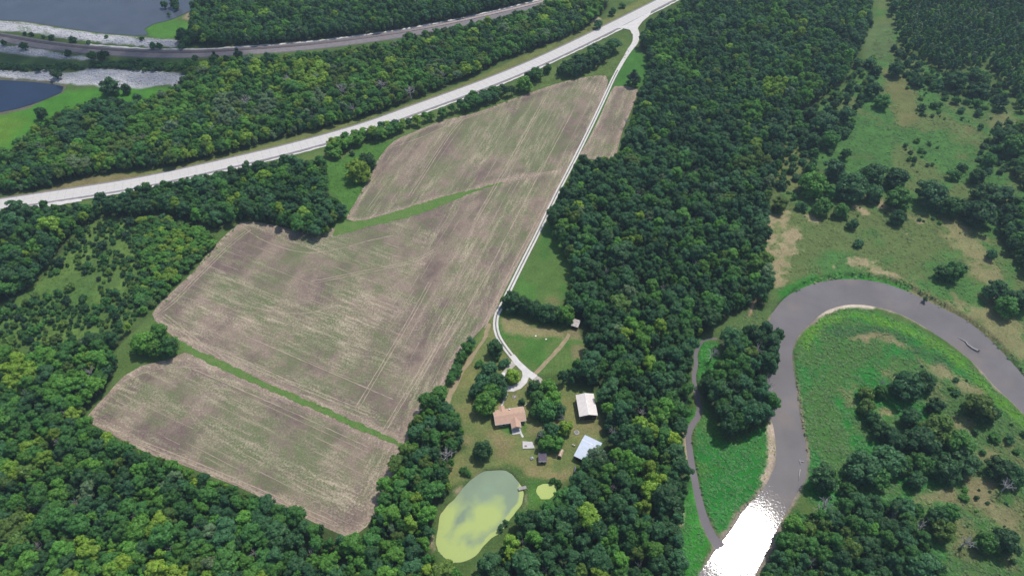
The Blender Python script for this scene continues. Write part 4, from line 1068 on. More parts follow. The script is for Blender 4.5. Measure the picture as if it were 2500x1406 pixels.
def tree(px, py, dpx, tint, key, base_z=0.55, group='trees of the valley', label=None, name='tree', hs=None, spot=None):
    """px, py: middle of the crown in the photograph; dpx: its width there"""
    P = PROTO[key]
    k0 = scale_at(px, py)
    s = dpx / k0 / (2 * P['R'])
    hz = hs if hs else s ** 0.75
    loc = spot if spot is not None else G(px, py, P['H'] * hz * base_z)
    loc = Vector((loc.x, loc.y, 0))
    w = P['H'] * hz
    if label is None:
        size = 'large' if s > 1.25 else ('small' if s < 0.75 else 'middling')
        label = f"{size} {WORD[tint]} {SHAPE[int(key[-1]) % 7]} {name.replace('_', ' ')} {where(px, py)}"
    o = thing(name, label, 'shrub' if name == 'shrub' else 'tree', loc, random.uniform(0, 6.28), group)
    o.scale = (s, s, hz)
    tr = link(bpy.data.objects.new('trunk', P['trunk']), o)
    cr = link(bpy.data.objects.new('crown', P['crown']), o)
    cr['tint'] = jit(PAL[tint]); 
    return o
def shrub(px, py, dpx, tint='bush', key=None, label=None, group='shrubs of the valley', name='shrub'):
    key = key or random.choice(LOW); P = PROTO[key]
    s = dpx / scale_at(px, py) / (2 * P['R']); hz = s * random.uniform(0.85, 1.25)
    loc = G(px, py, P['H'] * hz * 0.5); loc.z = 0
    o = bpy.data.objects.new(name, P['joined']); o.location = loc; o.rotation_euler = (0, 0, random.uniform(0, 6.28)); o.scale = (s, s, hz)
    o['tint'] = jit(PAL[tint])
    size = 'large' if dpx > 24 else ('small' if dpx < 14 else 'middling')
    tag(o, label or f"{size} {WORD[tint]} {['bushy', 'rounded', 'dense', 'ragged'][int(key[-1]) % 4]} {name.replace('_', ' ')} {where(px, py)}", 'shrub', group)
    return link(o)

# --- single trees that stand out in the photograph
SINGLE = [  # px, py, width, tint, proto, label
    (1178, 1100, 46, 'dark', 'broad1', 'dark round tree standing alone on the lawn below the house'),
    (1208, 848, 42, 'dark', 'broad2', 'dark round tree on the left side of the driveway curve'),
    (875, 418, 58, 'yellow', 'broad3', 'large yellow-green tree alone in the grass left of the upper field'),
    (897, 394, 44, 'dark', 'broad0', 'dark grey-green tree tucked behind the large yellow-green tree'),
    (350, 838, 58, 'fresh', 'broad4', 'leftmost tree of the clump at the middle field corner'),
    (388, 812, 46, 'fresh', 'broad5', 'topmost tree of the clump at the middle field corner'),
    (410, 846, 50, 'mid', 'broad6', 'rightmost tree of the clump at the middle field corner'),
    (380, 850, 44, 'fresh', 'broad2', 'front tree in the middle of the clump at the field corner'),
    (1547, 188, 34, 'cedar', 'cedar0', 'dark evergreen alone on the green patch beside the driveway'),
    (100, 276, 30, 'dark', 'broad0', 'lone dark tree on the bright grass below the blue lake'),
    (267, 212, 44, 'dark', 'broad1', 'big round tree on the edge of the white rock bank'),
    (307, 217, 24, 'dark', 'broad2', 'smaller pointed tree right of the big one on the rock bank'),
    (1246, 738, 50, 'dark', 'broad3', 'first tree of the row that closes over the driveway'),
    (1276, 744, 44, 'dark', 'broad4', 'second tree of the row right of the driveway'),
    (1304, 754, 44, 'dark', 'broad5', 'third tree of the row right of the driveway'),
    (1332, 764, 44, 'dark', 'broad6', 'fourth tree of the row right of the driveway'),
    (1355, 768, 42, 'dark', 'broad0', 'fifth tree of the row, next to the brighter end tree'),
    (1379, 766, 50, 'fresh', 'broad1', 'bright green end tree of the row beside the small shed'),
    (1195, 905, 46, 'teal', 'broad2', 'blue-green tree left of the looping driveway'),
    (1180, 932, 46, 'teal', 'broad3', 'blue-green tree at the left of the clump behind the house'),
    (1216, 932, 42, 'dark', 'broad4', 'dark tree hanging over the parked white car'),
    (1200, 960, 46, 'fresh', 'broad5', 'fresh green tree in the clump behind the house'),
    (1182, 986, 54, 'fresh', 'broad6', 'bright green tree nearest the left end of the house roof'),
    (1160, 955, 34, 'teal', 'broad0', 'small blue-green tree on the lawn side of the clump'),
    (1222, 958, 32, 'dark', 'broad1', 'small dark tree between clump and walkway'),
    (1232, 886, 24, 'teal', 'low1', 'small bushy tree at the driveway fork'),
    (1250, 918, 38, 'yellow', 'broad2', 'bright yellow-green tree inside the driveway loop'),
    (1302, 945, 34, 'dark', 'broad3', 'dark tree at the end of the driveway above the house'),
    (1338, 945, 44, 'fresh', 'broad4', 'bright green tree between house and barn, topmost'),
    (1312, 974, 40, 'mid', 'broad5', 'leafy tree close to the right end of the house'),
    (1350, 975, 46, 'fresh', 'broad6', 'bright tree in the middle of the yard grove'),
    (1334, 1002, 52, 'mid', 'broad0', 'wide mid-green tree right of the house'),
    (1362, 1000, 36, 'teal', 'broad1', 'blue-green tree on the barn side of the yard grove'),
    (1306, 1004, 34, 'mid', 'broad2', 'tree leaning over the house corner'),
    (1378, 1044, 38, 'yellow', 'broad3', 'yellow-green tree between house and white shed'),
    (1346, 1050, 40, 'dark', 'broad4', 'dark shaded tree in the lower yard grove'),
    (1334, 1082, 40, 'fresh', 'broad5', 'fresh green tree above the dark shed roof'),
    (1360, 1082, 36, 'fresh', 'broad6', 'fresh green tree right beside the dark shed'),
    (1324, 1064, 26, 'mid', 'broad0', 'small tree above the concrete slab'),
    (1456, 1116, 50, 'pale', 'broad1', 'grey-green tree spreading over the white metal shed'),
    (1280, 205, 40, 'fresh', 'broad2', 'bright round tree below the highway, between two others'),
    (1310, 180, 34, 'mid', 'broad3', 'tree at the roadside left of the dark thicket'),
    (1290, 188, 26, 'dark', 'broad4', 'small dark tree behind the bright roadside one'),
    (1336, 168, 22, 'mid', 'broad5', 'small tree between the roadside tree and the thicket'),
    (354, 456, 24, 'mid', 'low2', 'small tree standing against the white highway'),
]
for px, py, d, t, key, lb in SINGLE:
    tree(px, py, d, t, key if key[:3] == 'low' or key[:3] == 'ced' else 'full%d' % (int(key[-1]) % 5), label=lb, base_z=0.5)
RIGHT = [(1985, 451, 66, 'fresh'), (2027, 469, 36, 'mid'), (2081, 457, 74, 'dark'), (2138, 427, 60, 'dark'), (2191, 436, 56, 'dark'), (2135, 472, 44, 'teal'), (2197, 484, 60, 'mid'), (2194, 531, 36, 'dark'), (2272, 472, 74, 'teal'), (2320, 505, 54, 'bush'),
         (2347, 505, 36, 'bush'), (2395, 520, 74, 'dark'), (2406, 475, 60, 'dark'), (2451, 478, 50, 'teal'), (2386, 430, 40, 'dark'), (2326, 663, 50, 'mid'), (2300, 668, 34, 'dark'), (2345, 655, 30, 'teal'), (2433, 711, 56, 'dark'), (2457, 748, 56, 'mid'), (2490, 732, 60, 'dark'), (2039, 415, 50, 'teal'), (1905, 499, 38, 'olive'),
         (2009, 505, 46, 'mid'), (2054, 514, 36, 'mid'), (1857, 546, 46, 'teal'), (1979, 412, 30, 'mid'), (1979, 278, 36, 'dark'), (2015, 305, 60, 'teal'), (1984, 344, 40, 'dark'), (2027, 341, 44, 'mid'), (2063, 278, 40, 'teal'), (2155, 248, 36, 'mid'), (2132, 221, 40, 'dark'),
         (2188, 170, 38, 'dark'), (2138, 173, 28, 'dark'), (2338, 197, 50, 'dark'), (2392, 221, 42, 'dark'), (2457, 335, 50, 'dark'), (2475, 355, 60, 'mid'), (2415, 391, 36, 'mid'),
         (2216, 942, 76, 'dark'), (2256, 932, 50, 'dark'), (2112, 962, 38, 'olive'), (2150, 956, 32, 'mid'), (2116, 994, 40, 'olive'), (2130, 1020, 38, 'bush'), (2285, 990, 40, 'dark'), (2389, 994, 72, 'olive'), (2414, 1008, 50, 'dark'), (2224, 1019, 50, 'dark'), (2155, 1051, 46, 'bush'),
         (2292, 1048, 76, 'olive'), (2249, 1080, 80, 'dark'), (2342, 1082, 74, 'mid'), (2184, 1073, 56, 'dark'), (2310, 1146, 70, 'dark'), (2357, 1130, 64, 'teal'), (2245, 1128, 52, 'mid'), (2166, 1124, 80, 'teal'), (2105, 1142, 84, 'teal'), (2144, 1163, 60, 'mid'), (2198, 1134, 52, 'mid'), (2008, 1164, 68, 'dark'),
         (2069, 1195, 38, 'mid'), (2238, 1172, 44, 'teal'), (2443, 1146, 60, 'dark'), (2474, 1160, 54, 'dark'), (2452, 1322, 70, 'dark'), (2408, 1324, 54, 'mid'), (2321, 1250, 44, 'mid'), (2292, 1262, 52, 'dark'), (2304, 1294, 54, 'olive')]
for k, (px, py, d, t) in enumerate(RIGHT):
    tree(px, py, d, t, FULL[(k * 3) % 5], base_z=0.5)
EVER = [(2448, 245, 34), (581, 131, 28), (524, 138, 22), (1013, 92, 16), (1045, 85, 12), (1150, 60, 22)]
for px, py, d in EVER:
    tree(px, py, d, 'cedar', random.choice(CEDAR), name='cedar', group='dark cedars')
SHR = [(1946, 284, 28), (1943, 320, 24), (1934, 355, 22), (2064, 376, 26), (2063, 323, 28), (2242, 197, 28), (2221, 181, 14), (2290, 206, 25), (2397, 194, 30), (2281, 257, 20), (2251, 263, 18), (2335, 245, 20), (2362, 248, 18), (2386, 251, 22), (2347, 269, 18), (2389, 275, 18),
       (2457, 206, 20), (2478, 224, 22), (2380, 176, 22), (2439, 161, 26), (2350, 409, 22), (2269, 350, 12), (2248, 367, 14), (2233, 388, 13), (2258, 372, 10), (2225, 372, 11), (2329, 427, 28), (2081, 549, 28), (2096, 594, 22), (2421, 621, 28), (2259, 730, 13), (1958, 505, 25), (2335, 958, 18), (2382, 1055, 16), (2429, 1066, 28), (2465, 1073, 22),
       (177, 97, 18), (216, 104, 12), (373, 113, 18), (389, 113, 16), (443, 113, 18), (77, 84, 12), (60, 83, 10), (125, 92, 16), (106, 90, 10), (166, 131, 18), (59, 114, 18), (10, 105, 14), (223, 136, 20), (252, 136, 24), (476, 142, 14), (259, 90, 8), (346, 95, 10), (136, 182, 24), (271, 246, 20), (335, 238, 20), (461, 161, 30), (484, 164, 28), (474, 195, 24), (455, 100, 24), (425, 5, 26), (400, 12, 16), (430, 18, 14), (412, 36, 9),
       (1170, 887, 18), (1213, 872, 16), (1275, 980, 16), (1135, 1150, 20), (1128, 1146, 12), (1145, 1155, 14), (1140, 848, 28), (1150, 832, 22), (1125, 872, 28), (1112, 905, 30), (1102, 922, 26), (1120, 890, 22), (1350, 1172, 14), (1365, 1180, 16), (1222, 1288, 16), (1235, 1275, 14), (985, 1250, 12),
       (900, 330, 26), (840, 352, 24), (1460, 60, 20), (1430, 55, 18), (1495, 30, 18), (1520, 14, 16), (1500, 100, 14), (1480, 118, 16), (860, 375, 14)]
for px, py, d in SHR:
    shrub(px, py, d, random.choice(['bush', 'dark', 'mid', 'teal']) if px < 1100 or px > 1400 else random.choice(['mid', 'teal', 'mid']))
DEADS = [(1090, 1103, 46), (1850, 846, 56), (1742, 858, 40), (2018, 1228, 50), (2249, 1282, 40), (2465, 1181, 44), (2368, 1318, 46), (1375, 1022, 26), (1497, 1050, 30), (1570, 1002, 34), (1540, 1100, 26), (1500, 1130, 26), (1035, 1092, 20), (215, 905, 34), (830, 215, 44), (2155, 932, 22), (1320, 1060, 26), (80, 1235, 26), (420, 1335, 34), (700, 1290, 24), (1665, 985, 30), (1880, 935, 40), (1278, 1325, 26), (1495, 1190, 28), (930, 200, 40), (700, 190, 30), (600, 240, 36), (1000, 215, 36), (185, 1225, 24), (1530, 290, 22), (1700, 640, 22), (1525, 650, 20)]
DEADS += [(520, 470, 18), (640, 480, 20), (330, 1260, 26), (480, 1290, 24), (90, 1330, 28), (620, 1350, 26), (760, 1350, 24), (1330, 1390, 26), (1420, 1360, 28), (1600, 1330, 24), (1480, 1290, 26), (1560, 1380, 24), (1600, 880, 24), (1540, 760, 22), (1620, 700, 20), (1480, 660, 22), (1650, 560, 20), (1560, 470, 20), (1700, 420, 20), (1760, 330, 18), (1630, 260, 18), (1830, 150, 18), (1730, 120, 16),
          (350, 330, 22), (430, 300, 24), (520, 300, 22), (760, 280, 22), (860, 260, 24), (960, 230, 20), (1080, 180, 20), (650, 60, 16), (850, 40, 16), (560, 80, 16), (1000, 30, 14), (160, 1010, 22), (60, 960, 24), (140, 1080, 22), (2230, 1340, 26), (2080, 1330, 28), (1980, 1370, 28), (2180, 1260, 22)]
for k, (px, py, d) in enumerate(DEADS):
    s = d / scale_at(px, py) / 7.6
    loc = G(px, py, 7.5 * s ** 0.5); loc.z = 0
    hz = max(0.9, s) ** 0.6 * 1.15
    t = thing('dead_tree', f"bare grey {'tall' if d > 36 else 'small'} dead tree {where(px, py)}", 'tree', loc, random.uniform(0, 6.28), 'dead bare trees')
    t.scale = (s, s, hz)
    link(bpy.data.objects.new('branches', DEAD[k % 3]), t)

# --- woods: planted by dart throwing inside each traced outline
class Darts:
    def __init__(self, cell=4.0): self.c, self.g = cell, {}
    def ok(self, x, y, r):
        m = int(r * 1.6 // self.c) + 1
        ix, iy = int(x // self.c), int(y // self.c)
        for i in range(ix - m, ix + m + 1):
            for j in range(iy - m, iy + m + 1):
                for (a, b, q) in self.g.get((i, j), ()):
                    if (a - x) ** 2 + (b - y) ** 2 < (0.5 * (r + q)) ** 2: return False
        return True
    def put(self, x, y, r): self.g.setdefault((int(x // self.c), int(y // self.c)), []).append((x, y, r))
darts = Darts()
SPOTS = [(690, 185, 45, 'yellow'), (760, 180, 40, 'yellow'), (830, 195, 25, 'olive'), (925, 190, 30, 'yellow'), (545, 208, 28, 'yellow'), (500, 225, 25, 'fresh'), (450, 245, 30, 'fresh'), (560, 270, 40, 'pale'), (640, 255, 30, 'pale'), (780, 240, 22, 'pale'), (300, 340, 45, 'olive'), (350, 300, 35, 'fresh'),
         (180, 310, 40, 'teal'), (270, 265, 60, 'teal'), (230, 345, 40, 'fresh'), (790, 298, 16, 'yellow'), (600, 330, 20, 'yellow'), (705, 305, 14, 'fresh'), (910, 170, 30, 'fresh'), (1000, 190, 30, 'fresh'), (1060, 165, 25, 'pale'), (210, 1338, 32, 'yellow'), (45, 905, 40, 'yellow'), (110, 880, 30, 'fresh'), (150, 960, 50, 'fresh'), (60, 1050, 40, 'mid'),
         (375, 1340, 22, 'yellow'), (300, 1330, 30, 'fresh'), (605, 1310, 24, 'yellow'), (130, 1150, 18, 'yellow'), (190, 1190, 16, 'yellow'), (30, 1380, 40, 'fresh'), (520, 1360, 30, 'fresh'), (850, 1370, 50, 'fresh'), (960, 1340, 30, 'fresh'), (130, 560, 22, 'yellow'), (150, 590, 20, 'yellow'), (470, 560, 40, 'fresh'), (430, 580, 30, 'yellow'), (575, 495, 16, 'yellow'), (660, 430, 14, 'fresh'), (780, 420, 30, 'mid'),
         (1590, 1140, 26, 'yellow'), (1600, 1185, 26, 'yellow'), (1555, 1175, 18, 'yellow'), (1580, 1040, 24, 'yellow'), (1565, 1232, 16, 'yellow'), (1620, 1110, 20, 'olive'), (1640, 1060, 16, 'yellow'), (1440, 1250, 22, 'yellow'), (1480, 1215, 26, 'fresh'), (1420, 1180, 22, 'olive'), (1400, 1165, 16, 'yellow'), (1300, 1330, 30, 'fresh'), (1250, 1360, 30, 'olive'), (1240, 1340, 20, 'yellow'), (1350, 1330, 26, 'mid'),
         (1905, 60, 36, 'fresh'), (1960, 200, 40, 'fresh'), (1885, 215, 24, 'yellow'), (1840, 270, 30, 'fresh'), (1840, 400, 36, 'olive'), (1745, 690, 22, 'yellow'), (1725, 645, 30, 'fresh'), (1740, 480, 20, 'pale'), (1625, 595, 12, 'yellow'), (1550, 590, 14, 'yellow'), (1390, 560, 20, 'fresh'), (1400, 530, 22, 'olive'), (1620, 120, 30, 'fresh'), (1680, 170, 35, 'fresh'), (1640, 30, 30, 'fresh'), (1820, 470, 20, 'fresh'), (1500, 605, 20, 'fresh'), (1560, 820, 40, 'fresh'), (1500, 900, 35, 'mid'), (1420, 510, 12, 'yellow')]
KEEP_OUT = [spline(GP(HWY_LINE), 8), spline(GP(RAIL_LINE), 8)]
WOODS = [  # outline, canopy height, spacing, (radius), protos, palette weights, height
    (F1, 5, 4.1, (0.48, 1.12), BROAD, dict(dark=5, teal=5, mid=5, fresh=2, yellow=1.2, pale=0.6), (0.85, 1.1)),
    (F2, 5, 4.0, (0.48, 1.12), BROAD, dict(dark=3, teal=3, mid=5, fresh=4, yellow=2.6, olive=3, pale=1.6), (0.75, 1.05)),
    (F3, 5, 4.1, (0.48, 1.12), BROAD, dict(dark=5, teal=5, mid=5, fresh=2, yellow=0.7, olive=1), (0.8, 1.1)),
    (F3B, 3, 3.4, (0.45, 0.75), BROAD, dict(dark=3, teal=1, mid=5, fresh=4, yellow=2, olive=2), (0.4, 0.65)),
    (F4, 5, 4.3, (0.52, 1.20), BROAD, dict(dark=3, teal=4, mid=5, fresh=4, yellow=1.2, olive=2.2, pale=0.5), (0.8, 1.1)),
    (F6, 6, 4.6, (0.60, 1.25), BROAD, dict(dark=7, teal=6, mid=4.5, fresh=2, yellow=1.0, olive=1, pale=0.6), (0.9, 1.25)),
    (F7, 7, 4.8, (0.9, 1.3), BROAD, dict(dark=4, teal=4, mid=5, olive=2), (1.05, 1.35)),
    (F9, 6, 4.5, (0.75, 1.25), BROAD, dict(dark=4, teal=3, mid=5, olive=1.5, fresh=1), (0.9, 1.2)),
    (F10, 3, 4.0, (0.70, 1.10), BROAD, dict(mid=4, fresh=4, yellow=2, teal=2, olive=2), (0.6, 0.85)),
    (F11, 3, 4.0, (0.70, 1.05), BROAD, dict(dark=4, mid=4, teal=2), (0.65, 0.9)),
    (F13, 4, 4.2, (0.80, 1.20), BROAD, dict(dark=5, teal=3, mid=3), (0.75, 1.0)),
    (F15, 2, 3.6, (0.4, 0.7), BROAD, dict(dark=5, teal=3, mid=3), (0.3, 0.5)),
    (E1, 3, 7.5, (0.5, 0.95), FULL, dict(dark=4, teal=4, mid=4, fresh=1, olive=1), (0.5, 1.0)),
    (E2, 3, 7.5, (0.45, 0.8), FULL, dict(dark=4, teal=4, mid=4), (0.5, 1.0)),
    (E3, 2, 6.5, (0.4, 0.7), FULL, dict(dark=3, teal=3, mid=3, olive=2), (0.45, 0.8)),
    (R1, 5, 4.6, (0.75, 1.1), SLIM, dict(teal=6, mid=5, fresh=2, pale=2), (0.85, 1.15)),
    (R2, 4, 4.6, (0.7, 1.0), BROAD, dict(dark=4, mid=3, olive=2), (0.6, 0.9)),
    (R4, 5, 4.8, (0.75, 1.1), BROAD, dict(dark=5, mid=3, teal=2), (0.85, 1.1)),
]
# trees already placed keep their room
for o in list(COL.objects):
    if o.type == 'EMPTY' and o.name.startswith(('tree', 'dead_tree', 'cedar')):
        darts.put(o.location.x, o.location.y, max(3.0, o.scale.x * 5.0))
OPEN = [GP([(1390, 1050), (1395, 1122), (1435, 1145), (1488, 1115), (1482, 1065), (1430, 1045)]), GP([(1405, 950), (1405, 1030), (1465, 1030), (1465, 950)]), GP([(1385, 768), (1385, 830), (1428, 850), (1424, 772)]),
        [p for p in W_POND], [p for p in W_POND2]]
plants = []       # x, y, scale, height, proto index, tint name, woods index
for wi, (poly, zc, sp, rr, protos, pal, hh) in enumerate(WOODS):
    w = canopy(poly, zc * 1.9)
    x0, x1 = min(p.x for p in w), max(p.x for p in w); y0, y1 = min(p.y for p in w), max(p.y for p in w)
    ncand = int((x1 - x0) * (y1 - y0) / (sp * sp) * 7)
    cx = rng.uniform(x0, x1, ncand); cy = rng.uniform(y0, y1, ncand)
    inside = sdf(cx, cy, w) < (-1.7 if zc > 3 else -0.6)
    inside &= line_dist(cx, cy, KEEP_OUT[0]) > 11.5
    inside &= line_dist(cx, cy, KEEP_OUT[1]) > 9.0
    for wp in OPEN:
        inside &= sdf(cx, cy, wp) > 1.0
    names = list(pal); pw = np.array([pal[n] for n in names], float); pw /= pw.sum(); cum = np.cumsum(pw)
    order = fbm(cx, cy, 26, 41 + wi, 3)
    for x, y, i_, q in zip(cx, cy, inside, order):
        if not i_: continue
        s = random.uniform(*rr)
        if random.random() < 0.12: s *= random.uniform(1.15, 1.6)
        r = sp * (0.55 + 0.5 * s)
        if not darts.ok(x, y, r): continue
        darts.put(x, y, r)
        u = min(0.999, max(0, 0.5 * random.random() + 0.5 * min(1, max(0, (q - 0.28) / 0.44))))
        t = names[int(np.searchsorted(cum, u))] if random.random() < 0.55 else random.choices(names, pw)[0]
        qx, qy = to_px((x, y, 7.0))
        for sx, sy, sr, st in SPOTS:
            if (qx - sx) ** 2 + (qy - sy) ** 2 < sr * sr and random.random() < 0.8: t = st
        plants.append((x, y, s, random.uniform(*hh) * s ** 0.5, random.randrange(len(protos)), t, wi))
# saplings and low growth in the gaps of the canopy
for wi, (poly, zc, sp, rr, protos, pal, hh) in enumerate(WOODS):
    if protos is not BROAD or zc < 4: continue
    w = canopy(poly, zc * 1.6)
    x0, x1 = min(p.x for p in w), max(p.x for p in w); y0, y1 = min(p.y for p in w), max(p.y for p in w)
    ncand = int((x1 - x0) * (y1 - y0) / (sp * sp) * 4)
    cx = rng.uniform(x0, x1, ncand); cy = rng.uniform(y0, y1, ncand)
    inside = (sdf(cx, cy, w) < -0.6) & (line_dist(cx, cy, KEEP_OUT[0]) > 10.5) & (line_dist(cx, cy, KEEP_OUT[1]) > 8.5)
    for wp in OPEN: inside &= sdf(cx, cy, wp) > 1.0
    names = list(pal); pw = [pal[n] for n in names]
    for x, y in zip(cx[inside], cy[inside]):
        if not darts.ok(x, y, 1.7): continue
        darts.put(x, y, 1.7)
        plants.append((x, y, random.uniform(.30, .52), random.uniform(.42, .66), random.randrange(len(protos)), random.choices(names, pw)[0], wi))
def shown(p):
    px, py = to_px((p[0], p[1], 6.0))
    return -20 < px < 2520 and -20 < py < 1430
n_single = sum(1 for o in COL.objects if o.type == 'EMPTY' and o.name.startswith('tree'))
broad = [p for p in plants if WOODS[p[6]][4] is not SLIM]
near = sorted([p for p in broad if shown(p)], key=lambda p: -p[2] * scale_at(*to_px((p[0], p[1], 6.0))))
chosen = near[:max(0, 296 - n_single)]
cid = set(id(p) for p in chosen)
for p in chosen:
    px, py = to_px((p[0], p[1], 6.5))
    key = WOODS[p[6]][4][p[4]]
    tree(px, py, 2 * PROTO[key]['R'] * p[2] * scale_at(px, py), p[5], key, hs=p[3], spot=Vector((p[0], p[1], 0)))
rest = [p for p in broad if id(p) not in cid]
slim = [p for p in plants if WOODS[p[6]][4] is SLIM]

def scatter(name, rows, meshes, label, cat=None):
    """one object: points that each carry a plant"""
    col = bpy.data.collections.new(name + '_kinds')
    for k, mm in enumerate(meshes):
        o = bpy.data.objects.new(f'{name}_kind_{k:02d}', mm); col.objects.link(o)
    me = bpy.data.meshes.new(name)
    n = len(rows)
    me.vertices.add(n)
    me.vertices.foreach_set('co', np.array([(r[0], r[1], r[2]) for r in rows], float).ravel())
    for an, typ, field, dat in (('proto', 'INT', 'value', [r[3] for r in rows]), ('turn', 'FLOAT_VECTOR', 'vector', [c for r in rows for c in (r[7], r[8], r[4])]),
                                ('size', 'FLOAT_VECTOR', 'vector', [c for r in rows for c in r[5]]), ('tint', 'FLOAT_VECTOR', 'vector', [c for r in rows for c in r[6]])):
        a = me.attributes.new(an, typ, 'POINT'); a.data.foreach_set(field, dat)
    o = link(bpy.data.objects.new(name, me))
    ng = bpy.data.node_groups.new(name + '_planting', 'GeometryNodeTree')
    ng.interface.new_socket('Geometry', in_out='INPUT', socket_type='NodeSocketGeometry')
    ng.interface.new_socket('Geometry', in_out='OUTPUT', socket_type='NodeSocketGeometry')
    gi = ng.nodes.new('NodeGroupInput'); go = ng.nodes.new('NodeGroupOutput')
    ip = ng.nodes.new('GeometryNodeInstanceOnPoints'); ci = ng.nodes.new('GeometryNodeCollectionInfo')
    ci.inputs['Collection'].default_value = col
    ci.inputs['Separate Children'].default_value = True
    ci.inputs['Reset Children'].default_value = True
    ip.inputs['Pick Instance'].default_value = True
    def attr(nm, typ):
        q = ng.nodes.new('GeometryNodeInputNamedAttribute'); q.data_type = typ; q.inputs['Name'].default_value = nm
        return q.outputs['Attribute']
    e2r = ng.nodes.new('FunctionNodeEulerToRotation')
    ng.links.new(attr('turn', 'FLOAT_VECTOR'), e2r.inputs[0])
    ng.links.new(gi.outputs[0], ip.inputs['Points']); ng.links.new(ci.outputs[0], ip.inputs['Instance'])
    ng.links.new(attr('proto', 'INT'), ip.inputs['Instance Index']); ng.links.new(e2r.outputs[0], ip.inputs['Rotation'])
    ng.links.new(attr('size', 'FLOAT_VECTOR'), ip.inputs['Scale'])
    ng.links.new(ip.outputs[0], go.inputs[0])
    md = o.modifiers.new('planting', 'NODES'); md.node_group = ng
    tag(o, label, cat, kind='stuff')
    return o
tilt = lambda: random.uniform(-0.08, 0.08)
scatter('woodland', [(p[0], p[1], 0.0, p[4] + (len(BROAD) if WOODS[p[6]][4] is FULL else 0), random.uniform(0, 6.28), (p[2], p[2], p[3]), jit(PAL[p[5]]), tilt(), tilt()) for p in rest], [PROTO[k]['joined'] for k in BROAD + FULL],
        'dense mixed green summer woodland around fields, roads and river', 'woodland')
scatter('plantation', [(p[0], p[1], 0.0, p[4], random.uniform(0, 6.28), (p[2], p[2], p[3]), jit(PAL[p[5]]), tilt(), tilt()) for p in slim], [PROTO[k]['joined'] for k in SLIM],
        'even stand of slim young trees in the upper right', 'woodland')
# --- scrub: bushes of the left slope, the larger ones one by one
w = GP(S1, 1.0)
x0, x1 = min(p.x for p in w), max(p.x for p in w); y0, y1 = min(p.y for p in w), max(p.y for p in w)
cx = rng.uniform(x0, x1, 9000); cy = rng.uniform(y0, y1, 9000)
ok = sdf(cx, cy, w) < 0
dens = fbm(cx, cy, 18, 61)
bushes = []
for x, y, i_, q in zip(cx, cy, ok, dens):
    if not i_ or random.random() > (q - 0.33) * 2.6: continue
    d = random.choice([1.8, 2.2, 2.6, 3.0, 3.6, 4.4, 5.4]) * random.uniform(0.85, 1.2)
    if not darts.ok(x, y, d * 0.95): continue
    darts.put(x, y, d * 0.95); bushes.append((d, x, y))
bushes.sort(reverse=True)
n_shrub = sum(1 for o in COL.objects if o.name.startswith('shrub'))
for d, x, y in bushes[:298 - n_shrub]:
    px, py = to_px((x, y, 1.5))
    shrub(px, py, d * scale_at(px, py), random.choice(['bush', 'cedar', 'bush', 'mid', 'olive']))
rows = []
for d, x, y in bushes[298 - n_shrub:]:
    q = d / 4.0
    rows.append((x, y, 0.0, random.randrange(4), random.uniform(0, 6.28), (q, q, q * random.uniform(.9, 1.3)), jit(PAL[random.choice(['bush', 'cedar', 'bush', 'mid'])]), 0, 0))
for poly, dn in ((E1, 0.035), (E2, 0.05), (E3, 0.05), ([(2200, 190), (2300, 230), (2420, 240), (2470, 290), (2440, 340), (2330, 300), (2240, 290)], 0.02), ([(1900, 330), (1990, 300), (2000, 420), (1940, 490), (1890, 460)], 0.05), ([(2200, 330), (2290, 340), (2290, 430), (2210, 420)], 0.02), ([(1960, 480), (2120, 490), (2340, 520), (2440, 540), (2440, 600), (2300, 560), (2000, 540)], 0.012), ([(2230, 850), (2420, 960), (2520, 1090), (2500, 1400), (2320, 1400), (2350, 1180)], 0.012)):
    w = GP(poly); x0, x1 = min(p.x for p in w), max(p.x for p in w); y0, y1 = min(p.y for p in w), max(p.y for p in w)
    n = int((x1 - x0) * (y1 - y0) * dn); x = rng.uniform(x0, x1, n); y = rng.uniform(y0, y1, n); k = sdf(x, y, w) < 0
    for xx, yy in zip(x[k], y[k]):
        q = random.choice([.25, .35, .45, .6, .8]) * random.uniform(.8, 1.2)
        rows.append((xx, yy, 0.0, random.randrange(4), random.uniform(0, 6.28), (q, q, q * random.uniform(.8, 1.3)), jit(PAL[random.choice(['bush', 'teal', 'mid', 'fresh'])]), 0, 0))
if rows: scatter('scrub', rows, [PROTO[k]['joined'] for k in LOW], 'small bushes and saplings dotted over rough grass')

# ------------------------------------------------------------------ weeds and rocks, far too many to count
def weed_mesh(seed):
    r = random.Random(seed); vs, fs = [], []
    for k in range(13):
        a = r.uniform(0, 6.28); q = r.uniform(0, .55); p = Vector((math.cos(a) * q, math.sin(a) * q, r.uniform(.15, .6) * (1 - q * .8)))
        nrm = (Vector((p.x * .8, p.y * .8, 1.5)) + Vector((r.gauss(0, 1), r.gauss(0, 1), r.gauss(0, 1))) * .3).normalized()
        t = nrm.cross(Vector((r.gauss(0, 1), r.gauss(0, 1), r.gauss(0, 1)))).normalized(); b_ = nrm.cross(t); s_ = r.uniform(.16, .3); i = len(vs)
        vs += [p - t * s_, p - b_ * s_ * .7, p + t * s_, p + b_ * s_ * .7]; fs.append((i, i + 1, i + 2, i + 3))
    me = bpy.data.meshes.new('weed'); me.from_pydata(vs, [], fs); me.materials.append(M_LEAF); me.update(); return me
WEED = [weed_mesh(k) for k in range(5)]
def cover_at(x, y):
    return COVER[np.clip(((y - YS[0]) / STEP + .5).astype(int), 0, len(YS) - 1), np.clip(((x - XS[0]) / STEP + .5).astype(int), 0, len(XS) - 1)]
